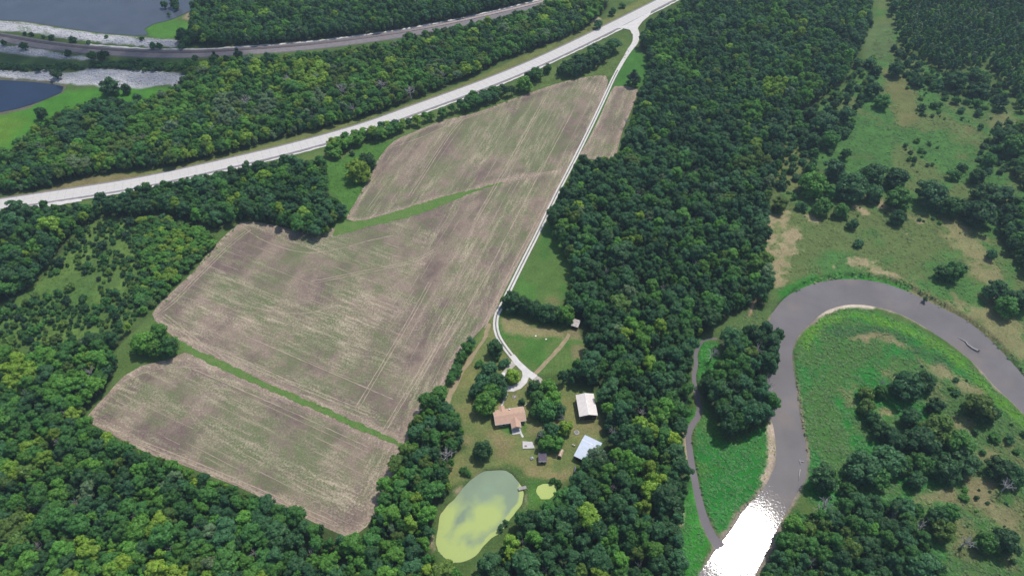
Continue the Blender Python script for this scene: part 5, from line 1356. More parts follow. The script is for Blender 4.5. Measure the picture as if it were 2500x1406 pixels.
WEEDY = [  # outline, clumps per square metre, size
    ([(1942, 850), (1990, 785), (2050, 752), (2120, 755), (2230, 795), (2340, 865), (2430, 950), (2520, 1040), (2600, 1100), (2600, 1460), (2300, 1460), (2000, 1260), (1960, 1180), (1955, 1040)], 0.75, (0.9, 2.1)),
    ([(1690, 1050), (1722, 985), (1760, 1050), (1885, 1020), (1896, 1110), (1862, 1190), (1805, 1255), (1755, 1335), (1735, 1310), (1705, 1200)], 0.9, (0.8, 1.8)),
    ([(1662, 1000), (1700, 1000), (1680, 1060), (1700, 1190), (1745, 1320), (1700, 1420), (1650, 1460), (1655, 1250), (1672, 1100)], 0.8, (0.8, 1.6)),
    ([(1700, 830), (1755, 820), (1850, 745), (1880, 700), (1860, 790), (1760, 880), (1710, 950), (1695, 920)], 0.6, (0.8, 1.8)),
    ([(1880, 440), (1900, 290), (2000, 255), (2100, 190), (2135, 100), (2180, 60), (2200, 130), (2450, 250), (2560, 350), (2560, 980), (2420, 850), (2300, 750), (2100, 680), (1900, 715), (1862, 640)], 0.30, (0.7, 1.8)),
    (S1, 0.25, (0.6, 1.4)), (F3B, 0.5, (1.0, 2.4)),
    ([(790, 395), (830, 390), (890, 352), (960, 345), (930, 385), (880, 480), (845, 535), (820, 580), (810, 560), (830, 490), (795, 460)], 0.35, (0.7, 1.5)),
    ([(465, 670), (520, 600), (560, 560), (575, 560), (480, 660), (415, 730), (375, 770)], 0.4, (0.7, 1.6)),
    ([(1150, 1165), (1190, 1140), (1230, 1130), (1275, 1145), (1290, 1170), (1284, 1230), (1268, 1265), (1200, 1340), (1140, 1390), (1080, 1385), (1052, 1320), (1062, 1270), (1100, 1222)], 0.8, (0.5, 1.0)),
    ([(1290, 1165), (1360, 1172), (1365, 1200), (1345, 1225), (1310, 1240), (1280, 1262), (1285, 1220)], 0.6, (0.5, 1.1)),
    (WW_UP, 1.0, (0.5, 1.0)), (WW_LOW, 1.0, (0.5, 1.0)),
    ([(1090, 262), (1250, 205), (1360, 155), (1520, 92), (1545, 110), (1500, 185), (1350, 210), (1200, 265), (1060, 305)], 0.25, (0.6, 1.5)),
    ([(0, 465), (90, 470), (250, 430), (420, 408), (560, 376), (760, 322), (940, 275), (1110, 212), (1290, 132), (1430, 72), (1560, 0), (1570, 0), (1440, 78), (1300, 140), (1110, 222), (940, 283), (760, 330), (560, 384), (420, 416), (250, 440), (60, 476)], 0.35, (0.6, 1.4)),
]
rows = []
WATERS = [W_RIVER, W_POND, W_POND2, W_CREEK, [p for p in spline(GP(DRIVE_LINE), 6)]]
for poly, dn, (s0, s1) in WEEDY:
    w = GP(poly); x0, x1 = min(p.x for p in w), max(p.x for p in w); y0, y1 = min(p.y for p in w), max(p.y for p in w)
    n = int((x1 - x0) * (y1 - y0) * dn)
    x = rng.uniform(x0, x1, n); y = rng.uniform(y0, y1, n)
    k = (sdf(x, y, w) < 0)
    x, y = x[k], y[k]
    for wp in WATERS[:4]:
        k = sdf(x, y, wp) > 1.0; x, y = x[k], y[k]
    cv = cover_at(x, y); thick = fbm(x, y, 3.0, 55)
    for xx, yy, c, th in zip(x, y, cv, thick):
        if th + random.uniform(-.15, .15) < 0.38: continue
        dry = c[0] > c[1] * 0.85
        if dry and random.random() < 0.5: continue
        sz = random.uniform(s0, s1) * (0.6 if dry else 1.0)
        b_ = random.uniform(0.8, 1.25)
        rows.append((xx, yy, 0.0, random.randrange(5), random.uniform(0, 6.28), (sz, sz, sz * random.uniform(.28, .6)), (c[0] * b_ * 1.12, c[1] * b_ * 1.15, c[2] * b_ * 0.9), 0, 0))
scatter('weeds', rows, WEED, 'rank weeds and rough grass of meadows and river banks')
def rock_mesh(seed):
    r = random.Random(seed); bm = bmesh.new(); bmesh.ops.create_icosphere(bm, subdivisions=1, radius=.5)
    for v in bm.verts: v.co = Vector((v.co.x * r.uniform(.8, 1.3), v.co.y * r.uniform(.7, 1.2), v.co.z * r.uniform(.5, .9)))
    me = bpy.data.meshes.new('rock'); bm.to_mesh(me); bm.free(); me.materials.append(M_ROCK); return me
M_ROCK = plain('pale_rock', (0.46, 0.46, 0.47), 0.9, 0.1, 0.3, 0.8)
rows = []
for poly, dn in (([(-60, 50), (0, 53), (60, 57), (150, 71), (250, 85), (330, 93), (430, 101), (440, 111), (380, 116), (250, 105), (150, 91), (60, 79), (0, 73)], 0.5), ([(-60, 106), (0, 109), (60, 117), (150, 131), (240, 147), (130, 142), (60, 133), (0, 125)], 0.5),
                 ([(0, 173), (60, 179), (110, 171), (160, 183), (230, 169), (300, 173), (360, 173), (440, 181), (470, 196), (420, 207), (350, 213), (250, 211), (150, 202), (60, 191), (0, 187)], 0.5)):
    w = GP(poly); x0, x1 = min(p.x for p in w), max(p.x for p in w); y0, y1 = min(p.y for p in w), max(p.y for p in w)
    n = int((x1 - x0) * (y1 - y0) * dn); x = rng.uniform(x0, x1, n); y = rng.uniform(y0, y1, n)
    k = sdf(x, y, w) < 0
    for xx, yy in zip(x[k], y[k]):
        sz = random.choice([.5, .7, .9, 1.2, 1.8]) * random.uniform(.8, 1.2)
        rows.append((xx, yy, 0.05, random.randrange(4), random.uniform(0, 6.28), (sz, sz, sz), (1, 1, 1), 0, 0))
scatter('rocks', rows, [rock_mesh(k) for k in range(4)], 'pale broken rock along the lake banks')

# ------------------------------------------------------------------ buildings
M_ROOF_TAN = None
def roof_mat(name, col, ang, pitch=0.3, depth=0.2, rough=0.8, spec=0.2, metal=0.0):
    m, nt, out = new_mat(name)
    v = world_pos(nt, (1, 1, 1), ang)
    wv = N(nt, 'ShaderNodeTexWave', wave_type='BANDS', bands_direction='Y'); wv.inputs['Scale'].default_value = pitch; wv.inputs['Distortion'].default_value = 0.4
    nt.links.new(v, wv.inputs['Vector'])
    c = N(nt, 'ShaderNodeRGB'); c.outputs[0].default_value = (*col, 1)
    f = ramp(nt, wv.outputs[1], 0, 1, 1 - depth * 0.3, 1 + depth * 0.2)
    f2 = ramp(nt, noise(nt, v, 0.7, 5, 0.6), 0.3, 0.7, 0.9, 1.1)
    p = principled(nt, out, scale_col(nt, scale_col(nt, c.outputs[0], f), f2), rough, spec)
    p.inputs['Metallic'].default_value = metal
    return m
M_WHITE = plain('white_trim', (0.74, 0.72, 0.69), 0.6)
M_WALL = plain('tan_siding', (0.40, 0.32, 0.25), 0.8)
M_DARK = plain('dark_opening', (0.025, 0.022, 0.022), 0.8)
M_GLASS = plain('window_glass', (0.03, 0.04, 0.05), 0.1, 0.5)
M_REDWALL = plain('brown_metal_wall', (0.10, 0.065, 0.055), 0.7)
M_CONC2 = concrete_mat('weathered_slab', (0.52, 0.50, 0.49), 0.12)
M_WOODG = plain('grey_planks', (0.36, 0.33, 0.32), 0.9)
def frame(o, ux):
    u = Vector((ux.x, ux.y, 0)).normalized(); v = Vector((-u.y, u.x, 0))
    return math.atan2(u.y, u.x), u, v
def gable(g, x0, x1, y0, y1, z, rise, t=0.16, axis='x', ridge=0.5):
    """two roof slabs with thickness; axis = direction of the ridge"""
    if axis == 'x':
        ym = y0 + (y1 - y0) * ridge
        P = lambda a, b, c: (a, b, c); lo, hi, a0, a1, m = y0, y1, x0, x1, ym
    else:
        xm = x0 + (x1 - x0) * ridge
        P = lambda a, b, c: (b, a, c); lo, hi, a0, a1, m = x0, x1, y0, y1, xm
    vs = [P(a, b, c) for a in (a0, a1) for b, c in ((lo, z), (m, z + rise), (hi, z), (hi, z - t), (m, z + rise - t), (lo, z - t))]
    g.add(vs, [(0, 6, 7, 1), (1, 7, 8, 2), (5, 4, 10, 11), (4, 3, 9, 10), (0, 1, 4, 5), (1, 2, 3, 4), (6, 11, 10, 7), (7, 10, 9, 8), (0, 5, 11, 6), (2, 8, 9, 3)])
def gable_walls(g, x0, x1, y0, y1, z, rise, axis='x', ridge=0.5):
    if axis == 'x':
        ym = y0 + (y1 - y0) * ridge
        vs = [(x, y, zz) for x in (x0, x1) for y, zz in ((y0, 0), (y1, 0), (y1, z), (ym, z + rise), (y0, z))]
    else:
        xm = x0 + (x1 - x0) * ridge
        vs = [(x, y, zz) for y in (y0, y1) for x, zz in ((x0, 0), (x1, 0), (x1, z), (xm, z + rise), (x0, z))]
    g.add(vs, [(0, 1, 2, 3, 4), (9, 8, 7, 6, 5), (0, 5, 6, 1), (1, 6, 7, 2), (0, 4, 9, 5), (2, 7, 8, 3), (3, 8, 9, 4)])
# house
EZ = 2.9
bl, br, tl, tr = G(1209.5, 1037.5, EZ), G(1284.1, 1026, EZ), G(1204.3, 1002.5, EZ), G(1279, 991.8, EZ)
ang, u, v = frame(bl, (br - bl) + (tr - tl))
Wd = ((br - bl).dot(u) + (tr - tl).dot(u)) / 2; Dp = ((tl - bl).dot(v) + (tr - br).dot(v)) / 2
h = thing('house', 'single-storey house with tan shingle roof and covered porch on the lawn', 'house', (bl.x, bl.y, 0), ang)
M_ROOF_TAN = roof_mat('tan_shingles', (0.50, 0.325, 0.235), -ang, 1.6, 0.25)
def loc(px, py, z): q = G(px, py, z) - Vector((bl.x, bl.y, 0)); return q.dot(u), q.dot(v)
g = Geo(); gable(g, 0, Wd, 0, Dp, EZ, 1.35); roof = g.build('roof', M_ROOF_TAN, h)
wx0, wy0 = loc(1249.1, 1045.6, EZ); wx1, wy1 = loc(1272.6, 1042.6, EZ); wy0 = (wy0 + wy1) / 2
g = Geo(); gable(g, wx0, wx1, wy0, Dp * 0.42, EZ + 0.02, 1.05, axis='y'); g.build('porch_roof', M_ROOF_TAN, h)
bx0, by0 = loc(1216.5, 991.8, EZ); bx1, by1 = loc(1231.2, 991, EZ); by0 = (by0 + by1) / 2
g = Geo(); gable(g, bx0, bx1, Dp * 0.6, by0, EZ + 0.02, 0.75, axis='y'); g.build('entry_roof', M_ROOF_TAN, h)
g = Geo(); gable_walls(g, 0.45, Wd - 0.45, 0.45, Dp - 0.45, EZ - 0.22, 1.2); g.build('wall', M_WALL, h)
g = Geo(); gable_walls(g, bx0 + 0.3, bx1 - 0.3, Dp - 0.44, by0 - 0.35, EZ - 0.22, 0.6, 'y'); g.build('entry_wall', M_WALL, h)
g = Geo()
g.box(-0.05, Wd + 0.05, -0.10, -0.02, EZ - 0.26, EZ + 0.02); g.box(-0.05, Wd + 0.05, Dp + 0.02, Dp + 0.10, EZ - 0.26, EZ + 0.02)
g.build('gutter', M_WHITE, h)
for xx in (-0.09, Wd + 0.01):
    g = Geo(); g.add([(xx, 0, EZ - .2), (xx, Dp / 2, EZ + 1.15), (xx, Dp, EZ - .2), (xx, Dp, EZ + .03), (xx, Dp / 2, EZ + 1.38), (xx, 0, EZ + .03)] + [(xx + .08, 0, EZ - .2), (xx + .08, Dp / 2, EZ + 1.15), (xx + .08, Dp, EZ - .2), (xx + .08, Dp, EZ + .03), (xx + .08, Dp / 2, EZ + 1.38), (xx + .08, 0, EZ + .03)],
                     [(0, 1, 4, 5), (1, 2, 3, 4), (6, 11, 10, 7), (7, 10, 9, 8), (5, 4, 10, 11), (4, 3, 9, 10), (0, 6, 7, 1), (1, 7, 8, 2)])
    g.build('fascia_board', M_WHITE, h)
g = Geo(); g.box(wx0 - .05, wx1 + .05, wy0 - .10, wy0 - .02, EZ - .25, EZ + .02); g.box(wx1 + .02, wx1 + .1, wy0, -.12, EZ - .25, EZ + .04); g.build('porch_trim', M_WHITE, h)
g = Geo(); g.box(wx0 + .1, wx1 - .1, wy0 - 1.9, 0.4, 0.0, 0.22); g.build('porch_floor', M_CONC2, h)
for xx in (wx0 + .25, wx1 - .45):
    g = Geo(); g.box(xx, xx + .2, wy0 + .15, wy0 + .35, .22, EZ - .1); g.build('porch_post', M_WHITE, h)
g = Geo(); g.box(wx0 + .25, wx0 + .37, wy0 + .4, .45, .22, EZ - .2); g.box(wx1 - .37, wx1 - .25, wy0 + 1.2, .45, .22, EZ - .2); g.build('porch_wall', M_WALL, h)
g = Geo(); g.box(wx0 + 1.6, wx0 + 2.6, 0.36, 0.44, .22, 2.3); g.build('door', M_WHITE, h)
for xx in (1.2, 3.6, Wd - 2.2):
    fo = Geo(); fo.box(xx - .1, xx + 1.3, .36, .445, .9, 2.2); fo = fo.build('window', M_WHITE, h)
    q = Geo(); q.box(xx, xx + 1.2, .33, .365, 1.0, 2.1); q.build('pane', M_GLASS, fo)
vx, vy = loc(1244, 999, EZ + .5)
g = Geo(); g.box(vx - .35, vx + .35, vy - .3, vy + .3, EZ + .2, EZ + 1.0); g.build('vent', M_WHITE, h)
g = Geo(); g.tube([(Wd * .6, Dp * .7, EZ + .5), (Wd * .6, Dp * .7, EZ + 1.5)], [.08, .08], 8); g.build('vent_pipe', M_STEEL, h)
# barn
EZ = 4.2
bl, br, tl, tr = G(1415, 1016.6, EZ), G(1460.7, 1013.5, EZ), G(1410.7, 963.8, EZ), G(1453, 960.5, EZ)
ang, u, v = frame(bl, (br - bl) + (tr - tl))
Wd = ((br - bl).dot(u) + (tr - tl).dot(u)) / 2; Dp = ((tl - bl).dot(v) + (tr - br).dot(v)) / 2
M_CREAM = roof_mat('cream_metal_roof', (0.70, 0.63, 0.58), -ang, 1.0, 0.12, 0.45, 0.4)
b = thing('barn', 'cream metal-roofed barn with dark brown walls against the wood', 'barn', (bl.x, bl.y, 0), ang)
g = Geo(); gable(g, 0, Wd, 0, Dp, EZ, 1.25, 0.12, 'y'); g.build('roof', M_CREAM, b)
g = Geo(); gable_walls(g, .35, Wd - .35, .35, Dp - .35, EZ - .16, 1.1, 'y'); g.build('wall', M_REDWALL, b)
g = Geo(); g.add([(Wd / 2 - .25, -.05, EZ + 1.22), (Wd / 2, -.05, EZ + 1.30), (Wd / 2 + .25, -.05, EZ + 1.22), (Wd / 2 - .25, Dp + .05, EZ + 1.22), (Wd / 2, Dp + .05, EZ + 1.30), (Wd / 2 + .25, Dp + .05, EZ + 1.22)], [(0, 1, 4, 3), (1, 2, 5, 4), (0, 3, 5, 2), (0, 2, 1), (3, 4, 5)])
g.build('ridge_cap', M_WHITE, b)
rb = Geo()
k = .9
while k < Dp:
    for s in (0, 1):
        x0_, x1_ = (0.05, Wd / 2 - .3) if s == 0 else (Wd - .05, Wd / 2 + .3)
        z0_, z1_ = EZ + .03, EZ + 1.25 * (1 - .6 / Wd) + .03
        rb.add([(x0_, k - .03, z0_), (x0_, k + .03, z0_), (x1_, k + .03, z1_), (x1_, k - .03, z1_)], [(0, 1, 2, 3)])
    k += .9
tag(rb.build('roof_rib', M_WHITE, b), kind='stuff')
g = Geo(); g.add([(0, -.06, EZ - .1), (Wd / 2, -.06, EZ + 1.15), (Wd, -.06, EZ - .1), (Wd, -.06, EZ + .04), (Wd / 2, -.06, EZ + 1.29), (0, -.06, EZ + .04), (0, -.01, EZ - .1), (Wd / 2, -.01, EZ + 1.15), (Wd, -.01, EZ - .1), (Wd, -.01, EZ + .04), (Wd / 2, -.01, EZ + 1.29), (0, -.01, EZ + .04)],
                 [(0, 1, 4, 5), (1, 2, 3, 4), (5, 4, 10, 11), (4, 3, 9, 10), (6, 11, 10, 7), (7, 10, 9, 8)]); g.build('rake_trim', M_WHITE, b)
g = Geo(); g.box(-.08, 0, 0, Dp, EZ - .16, EZ + .02); g.build('gutter', M_WHITE, b)
g = Geo(); g.tube([(.05, .1, EZ - .1), (.3, .3, EZ - .5), (.3, .3, 0)], [.06] * 3, 6); g.build('downpipe', M_WHITE, b)
g = Geo(); g.box(Wd * .3, Wd * .72, .27, .34, 0, 3.2); g.build('door', M_DARK, b)
# white metal shed, ridge nearer the back
EZ = 3.4
fl = G(1400.9, 1111.5, EZ); rl_ = G(1414.8, 1069.8, EZ + 1.0); bk = G(1424.0, 1058.5, EZ + .2); brr = G(1465.2, 1078, EZ + .2)
ang, u, v = frame(fl, brr - bk)
Wd = (brr - bk).length + .2; Dp = (bk - fl).dot(v); rg = (rl_ - fl).dot(v) / Dp
M_WMETAL = roof_mat('white_metal_roof', (0.49, 0.55, 0.65), -ang, 1.0, 0.12, 0.4, 0.5)
b = thing('metal_shed', 'white metal-roofed shed half hidden under a grey-green tree', 'shed', (fl.x, fl.y, 0), ang)
g = Geo(); gable(g, 0, Wd, 0, Dp, EZ, 1.1, 0.1, 'x', rg); g.build('roof', M_WMETAL, b)
M_BLUEW = plain('blue_metal_wall', (0.06, 0.085, 0.15), 0.6)
g = Geo(); gable_walls(g, .4, Wd - .4, .3, Dp - .3, EZ - .14, .95, 'x', rg); g.build('wall', M_BLUEW, b)
g = Geo(); g.box(0, Wd, Dp * rg - .15, Dp * rg + .15, EZ + 1.09, EZ + 1.14); g.build('ridge_cap', M_WHITE, b)
g = Geo(); g.box(1.2, 4.4, .22, .29, 0, 2.9); g.build('door', M_DARK, b)
g = Geo(); g.box(.25, .31, 1.5, 4.2, 0, 2.6); g.build('side_door', M_DARK, b)
g = Geo(); g.box(-.06, Wd + .06, -.08, 0, EZ - .14, EZ + .02); g.build('gutter', M_WHITE, b)
# small old shed in the trees
EZ = 2.4
a0, a1 = G(1393.5, 794, EZ), G(1411, 799.5, EZ)
ang, u, v = frame(a0, a1 - a0); Wd = (a1 - a0).length
b = thing('old_shed', 'small rusty-roofed shed under trees at the end of the paddock path', 'shed', (a0.x, a0.y, 0), ang)
M_OLDROOF = plain('weathered_tin', (0.46, 0.41, 0.38), 0.6, 0.3, 0.3, 0.9)
g = Geo(); g.add([(0, 0, EZ), (Wd, 0, EZ), (Wd, 4.6, EZ + .9), (0, 4.6, EZ + .9), (0, 0, EZ - .1), (Wd, 0, EZ - .1), (Wd, 4.6, EZ + .8), (0, 4.6, EZ + .8)], [(0, 1, 2, 3), (4, 7, 6, 5), (0, 4, 5, 1), (1, 5, 6, 2), (2, 6, 7, 3), (3, 7, 4, 0)]); g.build('roof', M_OLDROOF, b)
g = Geo(); g.box(.2, Wd - .2, .5, 4.4, 0, EZ - .05); g.build('wall', M_REDWALL, b)
g = Geo(); g.box(.8, Wd - .8, .42, .49, 0, 2.0); g.build('door', M_DARK, b)
# concrete slab with a hatch
c4 = GP([(1275.6, 1077.5), (1299.5, 1079), (1305.5, 1094.5), (1276, 1096)])
cc_ = sum(c4, Vector()) / 4
b = thing('concrete_slab', 'pale concrete slab on the lawn below the house', 'slab', (cc_.x, cc_.y, 0))
g = Geo(); g.prism([p - cc_ for p in c4], 0, .45); g.build('slab', M_CONC2, b)
hp = G(1284, 1089.5) - cc_
g = Geo(); g.box(hp.x - .7, hp.x + .5, hp.y - .35, hp.y + .35, .45, .58); g.build('hatch', plain('rusty_hatch', (0.22, 0.15, 0.13)), b)
# dark-roofed garden shed
EZ = 2.3
a0, a1, a2 = G(1314.8, 1126.5, EZ), G(1335.5, 1126, EZ), G(1314.6, 1105.5, EZ + .5)
ang, u, v = frame(a0, a1 - a0); Wd = (a1 - a0).length; Dp = (a2 - a0).dot(v)
b = thing('garden_shed', 'small shed with dark purplish roof under the yard trees', 'shed', (a0.x, a0.y, 0), ang)
g = Geo(); g.add([(0, 0, EZ), (Wd, 0, EZ), (Wd, Dp, EZ + .5), (0, Dp, EZ + .5), (0, 0, EZ - .1), (Wd, 0, EZ - .1), (Wd, Dp, EZ + .4), (0, Dp, EZ + .4)], [(0, 1, 2, 3), (4, 7, 6, 5), (0, 4, 5, 1), (1, 5, 6, 2), (2, 6, 7, 3), (3, 7, 4, 0)]); g.build('roof', plain('dark_felt', (0.115, 0.095, 0.12), 0.9), b)
g = Geo(); g.box(-.03, Wd + .03, -.10, -.02, EZ - .12, EZ + .06); g.build('eaves_board', M_WHITE, b)
g = Geo(); g.box(.15, Wd - .15, .25, Dp - .2, 0, EZ - .06); g.build('wall', M_WALL, b)
g = Geo(); g.box(1.2, 2.3, .18, .245, 0, 1.95); g.build('door', M_DARK, b)
# tan round-topped tank on skids
a0, a1 = G(1366, 1115, 1.2), G(1371.5, 1101, 1.2)
ang, u, v = frame(a0, a1 - a0); L = (a1 - a0).length + .6
b = thing('storage_tank', 'tan round-topped tank with dark open end lying on the lawn', 'tank', (a0.x, a0.y, 0), ang)
g = Geo(); n = 14
for s, rr_ in ((1, 1.05), (-1, .97)):
    pass
vs, fs = [], []
for x in (0, L):
    for r_ in (1.05, 0.98):
        for k in range(n): vs.append((x, math.cos(2 * math.pi * k / n) * r_, 1.15 + math.sin(2 * math.pi * k / n) * r_))
for k in range(n):
    k2 = (k + 1) % n
    fs += [(k, k2, 2 * n + k2, 2 * n + k), (n + k2, n + k, 3 * n + k, 3 * n + k2), (k2, k, n + k, n + k2), (2 * n + k, 2 * n + k2, 3 * n + k2, 3 * n + k)]
g.add(vs, fs); g.build('shell', plain('tan_steel', (0.42, 0.31, 0.22), 0.6), b)
g = Geo(); g.box(0.1, L - .1, -.12, .12, 2.195, 2.24); g.build('top_seam', plain('pale_seam', (0.66, 0.58, 0.46)), b)
g = Geo(); g.tube([(L * .55, 0, 1.15), (L * .56, 0, 1.15)], [.97, .97], 14); g.build('end_plate', M_DARK, b)
for s in (-.7, .7):
    g = Geo(); g.box(.2, L - .2, s - .12, s + .12, 0, .22); g.build('skid', M_WOODG, b)
# tent-like cover
p = G(1298, 1119)
b = thing('peaked_cover', 'small pale peaked cover on the lawn left of the garden shed', 'cover', p, .4)
g = Geo(); g.add([(-.8, -.7, .5), (.8, -.7, .5), (.8, .7, .5), (-.8, .7, .5), (0, 0, 1.5)], [(0, 1, 4), (1, 2, 4), (2, 3, 4), (3, 0, 4), (3, 2, 1, 0)]); g.build('canopy', plain('grey_canvas', (0.50, 0.52, 0.54)), b)
for sx in (-.7, .7):
    for sy in (-.6, .6):
        g = Geo(); g.box(sx - .05, sx + .05, sy - .05, sy + .05, 0, .55); g.build('leg', M_WOODG, b)
# fire ring, barrels, stone frame, buckets, pipe
p = G(1408, 1056)
b = thing('fire_pit', 'round grey fire pit on the lawn between barn and white shed', 'fire pit', p)
for k in range(10):
    a = k * .628
    g = Geo(); g.tube([(math.cos(a) * 1.1, math.sin(a) * 1.1, 0), (math.cos(a) * 1.08, math.sin(a) * 1.08, .32)], [.34, .26], 6); g.build('stone', M_CONC2, b)
g = Geo(); g.tube([(0, 0, .02), (0, 0, .10)], [1.0, .8], 12); g.build('ash_bed', plain('ash', (0.20, 0.19, 0.19)), b)
for (px, py, mt, lb) in ((1398.5, 1087, plain('white_barrel', (0.62, 0.60, 0.52)), 'pale barrel beside the white metal shed'), (1402.5, 1089, plain('dark_barrel', (0.05, 0.06, 0.07)), 'dark barrel beside the white metal shed')):
    p = G(px, py); b = thing('barrel', lb, 'barrel', p, 0, 'barrels by the white shed')
    g = Geo(); g.tube([(0, 0, 0), (0, 0, .3), (0, 0, .6), (0, 0, .9)], [.27, .31, .31, .27], 12); g.build('body', mt, b)
    g = Geo(); g.tube([(0, 0, .9), (0, 0, .93)], [.25, .25], 12); g.build('lid', M_STEEL, b)
p = G(1256, 969)
b = thing('garden_bed', 'small square stone-edged garden bed behind the house', 'garden bed', p, .1)
for k, (x0_, x1_, y0_, y1_) in enumerate(((-1, 1, -.95, -.8), (-1, 1, .8, .95), (-1, -.85, -.79, .79), (.85, 1, -.79, .79))):
    g = Geo(); g.box(x0_, x1_, y0_, y1_, 0, .3); g.build('edging_board', M_WOODG, b)
g = Geo(); g.box(-.84, .84, -.79, .79, 0, .16); g.build('soil', plain('bed_soil', (0.16, 0.13, 0.10)), b)
for k in range(6):
    x_, y_ = random.uniform(-.6, .6), random.uniform(-.55, .55)
    g = Geo(); g.tube([(x_, y_, .1), (x_ + .05, y_, .38)], [.26, .16], 6); g.build('rock', plain('white_rock', (0.62, 0.60, 0.58)) if k == 0 else bpy.data.materials['white_rock'], b)
for (px, py, lb) in ((1308, 821, 'left one of two white tubs in the paddock'), (1333, 829, 'right one of two white tubs in the paddock')):
    p = G(px, py); b = thing('feed_tub', lb, 'tub', p, 0, 'tubs in the paddock')
    g = Geo(); g.tube([(0, 0, 0), (0, 0, .4)], [.35, .45], 12); g.build('tub', M_WHITE, b)
    g = Geo(); g.tube([(0, 0, .4), (0, 0, .44)], [.49, .49], 12); g.build('rim', M_WHITE, b)
a0, a1 = G(1279.5, 991, .6), G(1289.5, 984, .6)
g = Geo(); g.tube([a0, a1], [.1, .1], 8)
tag(g.build('white_pipe', M_WHITE), 'white pipe running from the house corner to the trees', 'pipe')
# dock on the pond
d0, d1 = G(1265.5, 1193, .35), G(1285, 1188.5, .35)
ang, u, v = frame(d0, d1 - d0); L = (d1 - d0).length
b = thing('dock', 'short grey wooden dock reaching into the green algae pond', 'dock', (d0.x, d0.y, 0), ang)
n = 12
for k in range(n):
    g = Geo(); g.box(k * L / n + .02, (k + 1) * L / n - .02, -.75, .75, .30 + .01 * (k % 2), .37 + .01 * (k % 2)); g.build('plank', M_WOODG, b)
for s in (-.55, .55):
    g = Geo(); g.box(0, L, s - .06, s + .06, .16, .295); g.build('beam', M_WOODG, b)
for x in (.15, L * .5):
    for s in (-.68, .68):
        g = Geo(); g.tube([(x, s, -1.4), (x, s, .5)], [.09, .09], 8); g.build('post', M_WOODG, b)
# cars
def car(name, label, px, py, rz, body_m, pick=False):
    p = G(px, py)
    b = thing(name, label, 'car' if not pick else 'pickup', p, rz)
    bmx = bmesh.new()
    prof = [(-2.2, .45), (-2.25, .8), (-1.9, .95), (-1.2, 1.0), (-.6, 1.45), (1.1, 1.48), (1.9, 1.0), (2.2, .9), (2.25, .45)] if not pick else [(-2.6, .5), (-2.65, .95), (-1.4, 1.05), (-.9, 1.7), (.5, 1.72), (.7, 1.1), (2.6, 1.1), (2.65, .5)]
    g = Geo(); n = len(prof)
    vs = [(x, .86 if z < 1.1 else .70, z) for x, z in prof] + [(x, -.86 if z < 1.1 else -.70, z) for x, z in prof]
    g.add(vs, [tuple(range(n)), tuple(range(2 * n - 1, n - 1, -1))] + [(i, (i + 1) % n, (i + 1) % n + n, i + n) for i in range(n)])
    g.build('body', body_m, b)
    i0 = 3 if not pick else 2
    (xa, za), (xb, zb) = prof[i0], prof[i0 + 1]
    g = Geo(); g.add([(xa + .06, .72, za + .06), (xa + .06, -.72, za + .06), (xb - .04, -.64, zb + .005), (xb - .04, .64, zb + .005)], [(0, 1, 2, 3)]); g.build('windscreen', M_GLASS, b)
    for sx in (-1.35, 1.4):
        for sy in (-.82, .82):
            g = Geo(); g.tube([(sx, sy - .1, .33), (sx, sy + .1, .33)], [.33, .33], 14); w_ = g.build('wheel', M_DARK, b)
    for sy in (-.6, .6):
        g = Geo(); g.box(prof[1][0] - .02, prof[1][0] + .03, sy - .18, sy + .18, .62, .76); g.build('headlight', M_WHITE, b)
    bmx.free()
    return b
car('parked_car', 'white car parked under the trees by the driveway loop', 1231, 920, 1.9, plain('white_car_paint', (0.72, 0.72, 0.72), 0.25, 0.5, .03))
car('pickup_truck', 'dark blue pickup at the lawn edge under the trees', 1405, 1153, 1.4, plain('dark_car_paint', (0.03, 0.045, 0.08), 0.25, 0.5, .05), True)
# logs in the river
def log(label, pts, r0, z=-.75, roots=False):
    g = Geo(); P = [G(x, y, z) for x, y in pts]; n = len(P)
    c = P[0].copy(); b = thing('driftwood_log', label, 'log', (c.x, c.y, 0), 0, 'logs lying in the river')
    P = [p - Vector((c.x, c.y, 0)) + Vector((0, 0, .12 * k)) for k, p in enumerate(P)]
    g.tube(P, [r0 * (.45 + .55 * k / (n - 1)) for k in range(n)], 8); g.build('trunk', M_DEAD, b, True)
    if roots:
        e = P[-1]
        for k in range(7):
            a = k * .9
            g = Geo(); g.tube([e, e + Vector((.5 + .3 * math.cos(a), -.4 + .5 * math.sin(a), .5 * math.cos(a))) * 1.2], [r0 * .5, r0 * .12], 5); g.build('root', M_BARK, b)
log('long bent driftwood log with root wad in the river bend', [(2340, 824), (2350, 830), (2357, 834), (2362, 842), (2374, 851), (2386, 857)], .42, roots=True)
log('thin pale log along the right bank of the river', [(1950, 1172), (1951, 1160), (1953, 1146)], .2)
log('upper short log lying across the right river bank', [(1952, 1125), (1956, 1126), (1962, 1127)], .2)
log('short upright-lying log near the right river bank', [(1954, 1134), (1953, 1128), (1952, 1123)], .2)

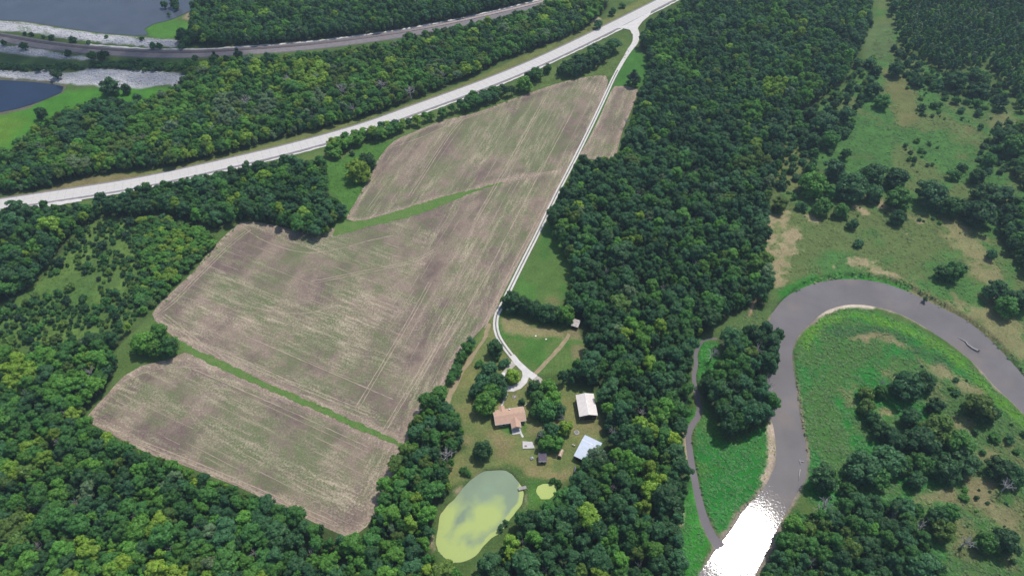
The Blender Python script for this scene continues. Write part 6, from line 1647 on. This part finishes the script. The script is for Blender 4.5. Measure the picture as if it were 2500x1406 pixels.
# ------------------------------------------------------------------ every label singles out one thing
ORD = ['first', 'second', 'third', 'fourth', 'fifth', 'sixth', 'seventh', 'eighth', 'ninth', 'tenth', 'eleventh', 'twelfth', 'thirteenth', 'fourteenth', 'fifteenth', 'sixteenth']
same = {}
for o in COL.objects:
    if o.parent is None and o.get('label') and o.get('category'): same.setdefault(o['label'], []).append(o)
for lb, lst in same.items():
    if len(lst) < 2: continue
    lst.sort(key=lambda o: to_px(o.location)[0])
    for k, o in enumerate(lst):
        sfx = 'leftmost' if k == 0 else 'rightmost' if k == len(lst) - 1 else 'middle one' if len(lst) == 3 else f'{ORD[k]} from left' if k < 16 else f'{k + 1}th from left'
        base = lb if len((lb + ' ' + sfx).split()) <= 16 else lb.replace('bushy ', '').replace('rounded ', '').replace('dense ', '').replace('ragged ', '')
        while len((base + ' ' + sfx).split()) > 16: base = base.split(' ', 1)[1]
        o['label'] = base + ', ' + sfx

# ------------------------------------------------------------------ the air
HAZE = 0.00013
g = Geo(); g.box(-1500, 1500, -400, 1900, -4.0, 330.0)
hz = g.build('haze', [])
hm, nt, out = new_mat('haze')
pv = N(nt, 'ShaderNodeVolumePrincipled'); pv.inputs['Color'].default_value = (0.62, 0.80, 1.0, 1); pv.inputs['Density'].default_value = HAZE; pv.inputs['Anisotropy'].default_value = 0.2
nt.links.new(pv.outputs[0], out.inputs['Volume'])
hz.data.materials.append(hm); tag(hz, kind='stuff')

# ------------------------------------------------------------------ one fair-weather cloud, high above, shading the lake banks
CZ = 900.0
spot = G(150, 165); c0 = spot + SUN_DIR * (CZ / SUN_DIR.z)
bm = bmesh.new()
r = random.Random(5)
for k in range(16):
    t = k / 15.0
    cx_ = (t - 0.62) * 300 ; cy_ = 16 - 0.02 * cx_ + r.uniform(-12, 12)
    q = Matrix.Translation((cx_, cy_, r.uniform(-8, 12))) @ Matrix.Diagonal((r.uniform(34, 46), r.uniform(26, 38), r.uniform(18, 26), 1))
    bmesh.ops.create_icosphere(bm, subdivisions=2, radius=1.0, matrix=q)
me = bpy.data.meshes.new('cloud'); bm.to_mesh(me); bm.free()
cm, nt, out = new_mat('cloud_vapour')
pv = N(nt, 'ShaderNodeVolumePrincipled'); pv.inputs['Color'].default_value = (1, 1, 1, 1); pv.inputs['Density'].default_value = 0.035; pv.inputs['Anisotropy'].default_value = 0.5
nt.links.new(pv.outputs[0], out.inputs['Volume'])
me.materials.append(cm)
cl_o = link(bpy.data.objects.new('cloud', me)); cl_o.location = c0
tag(cl_o, 'small white fair-weather cloud high above the lakes', 'cloud')
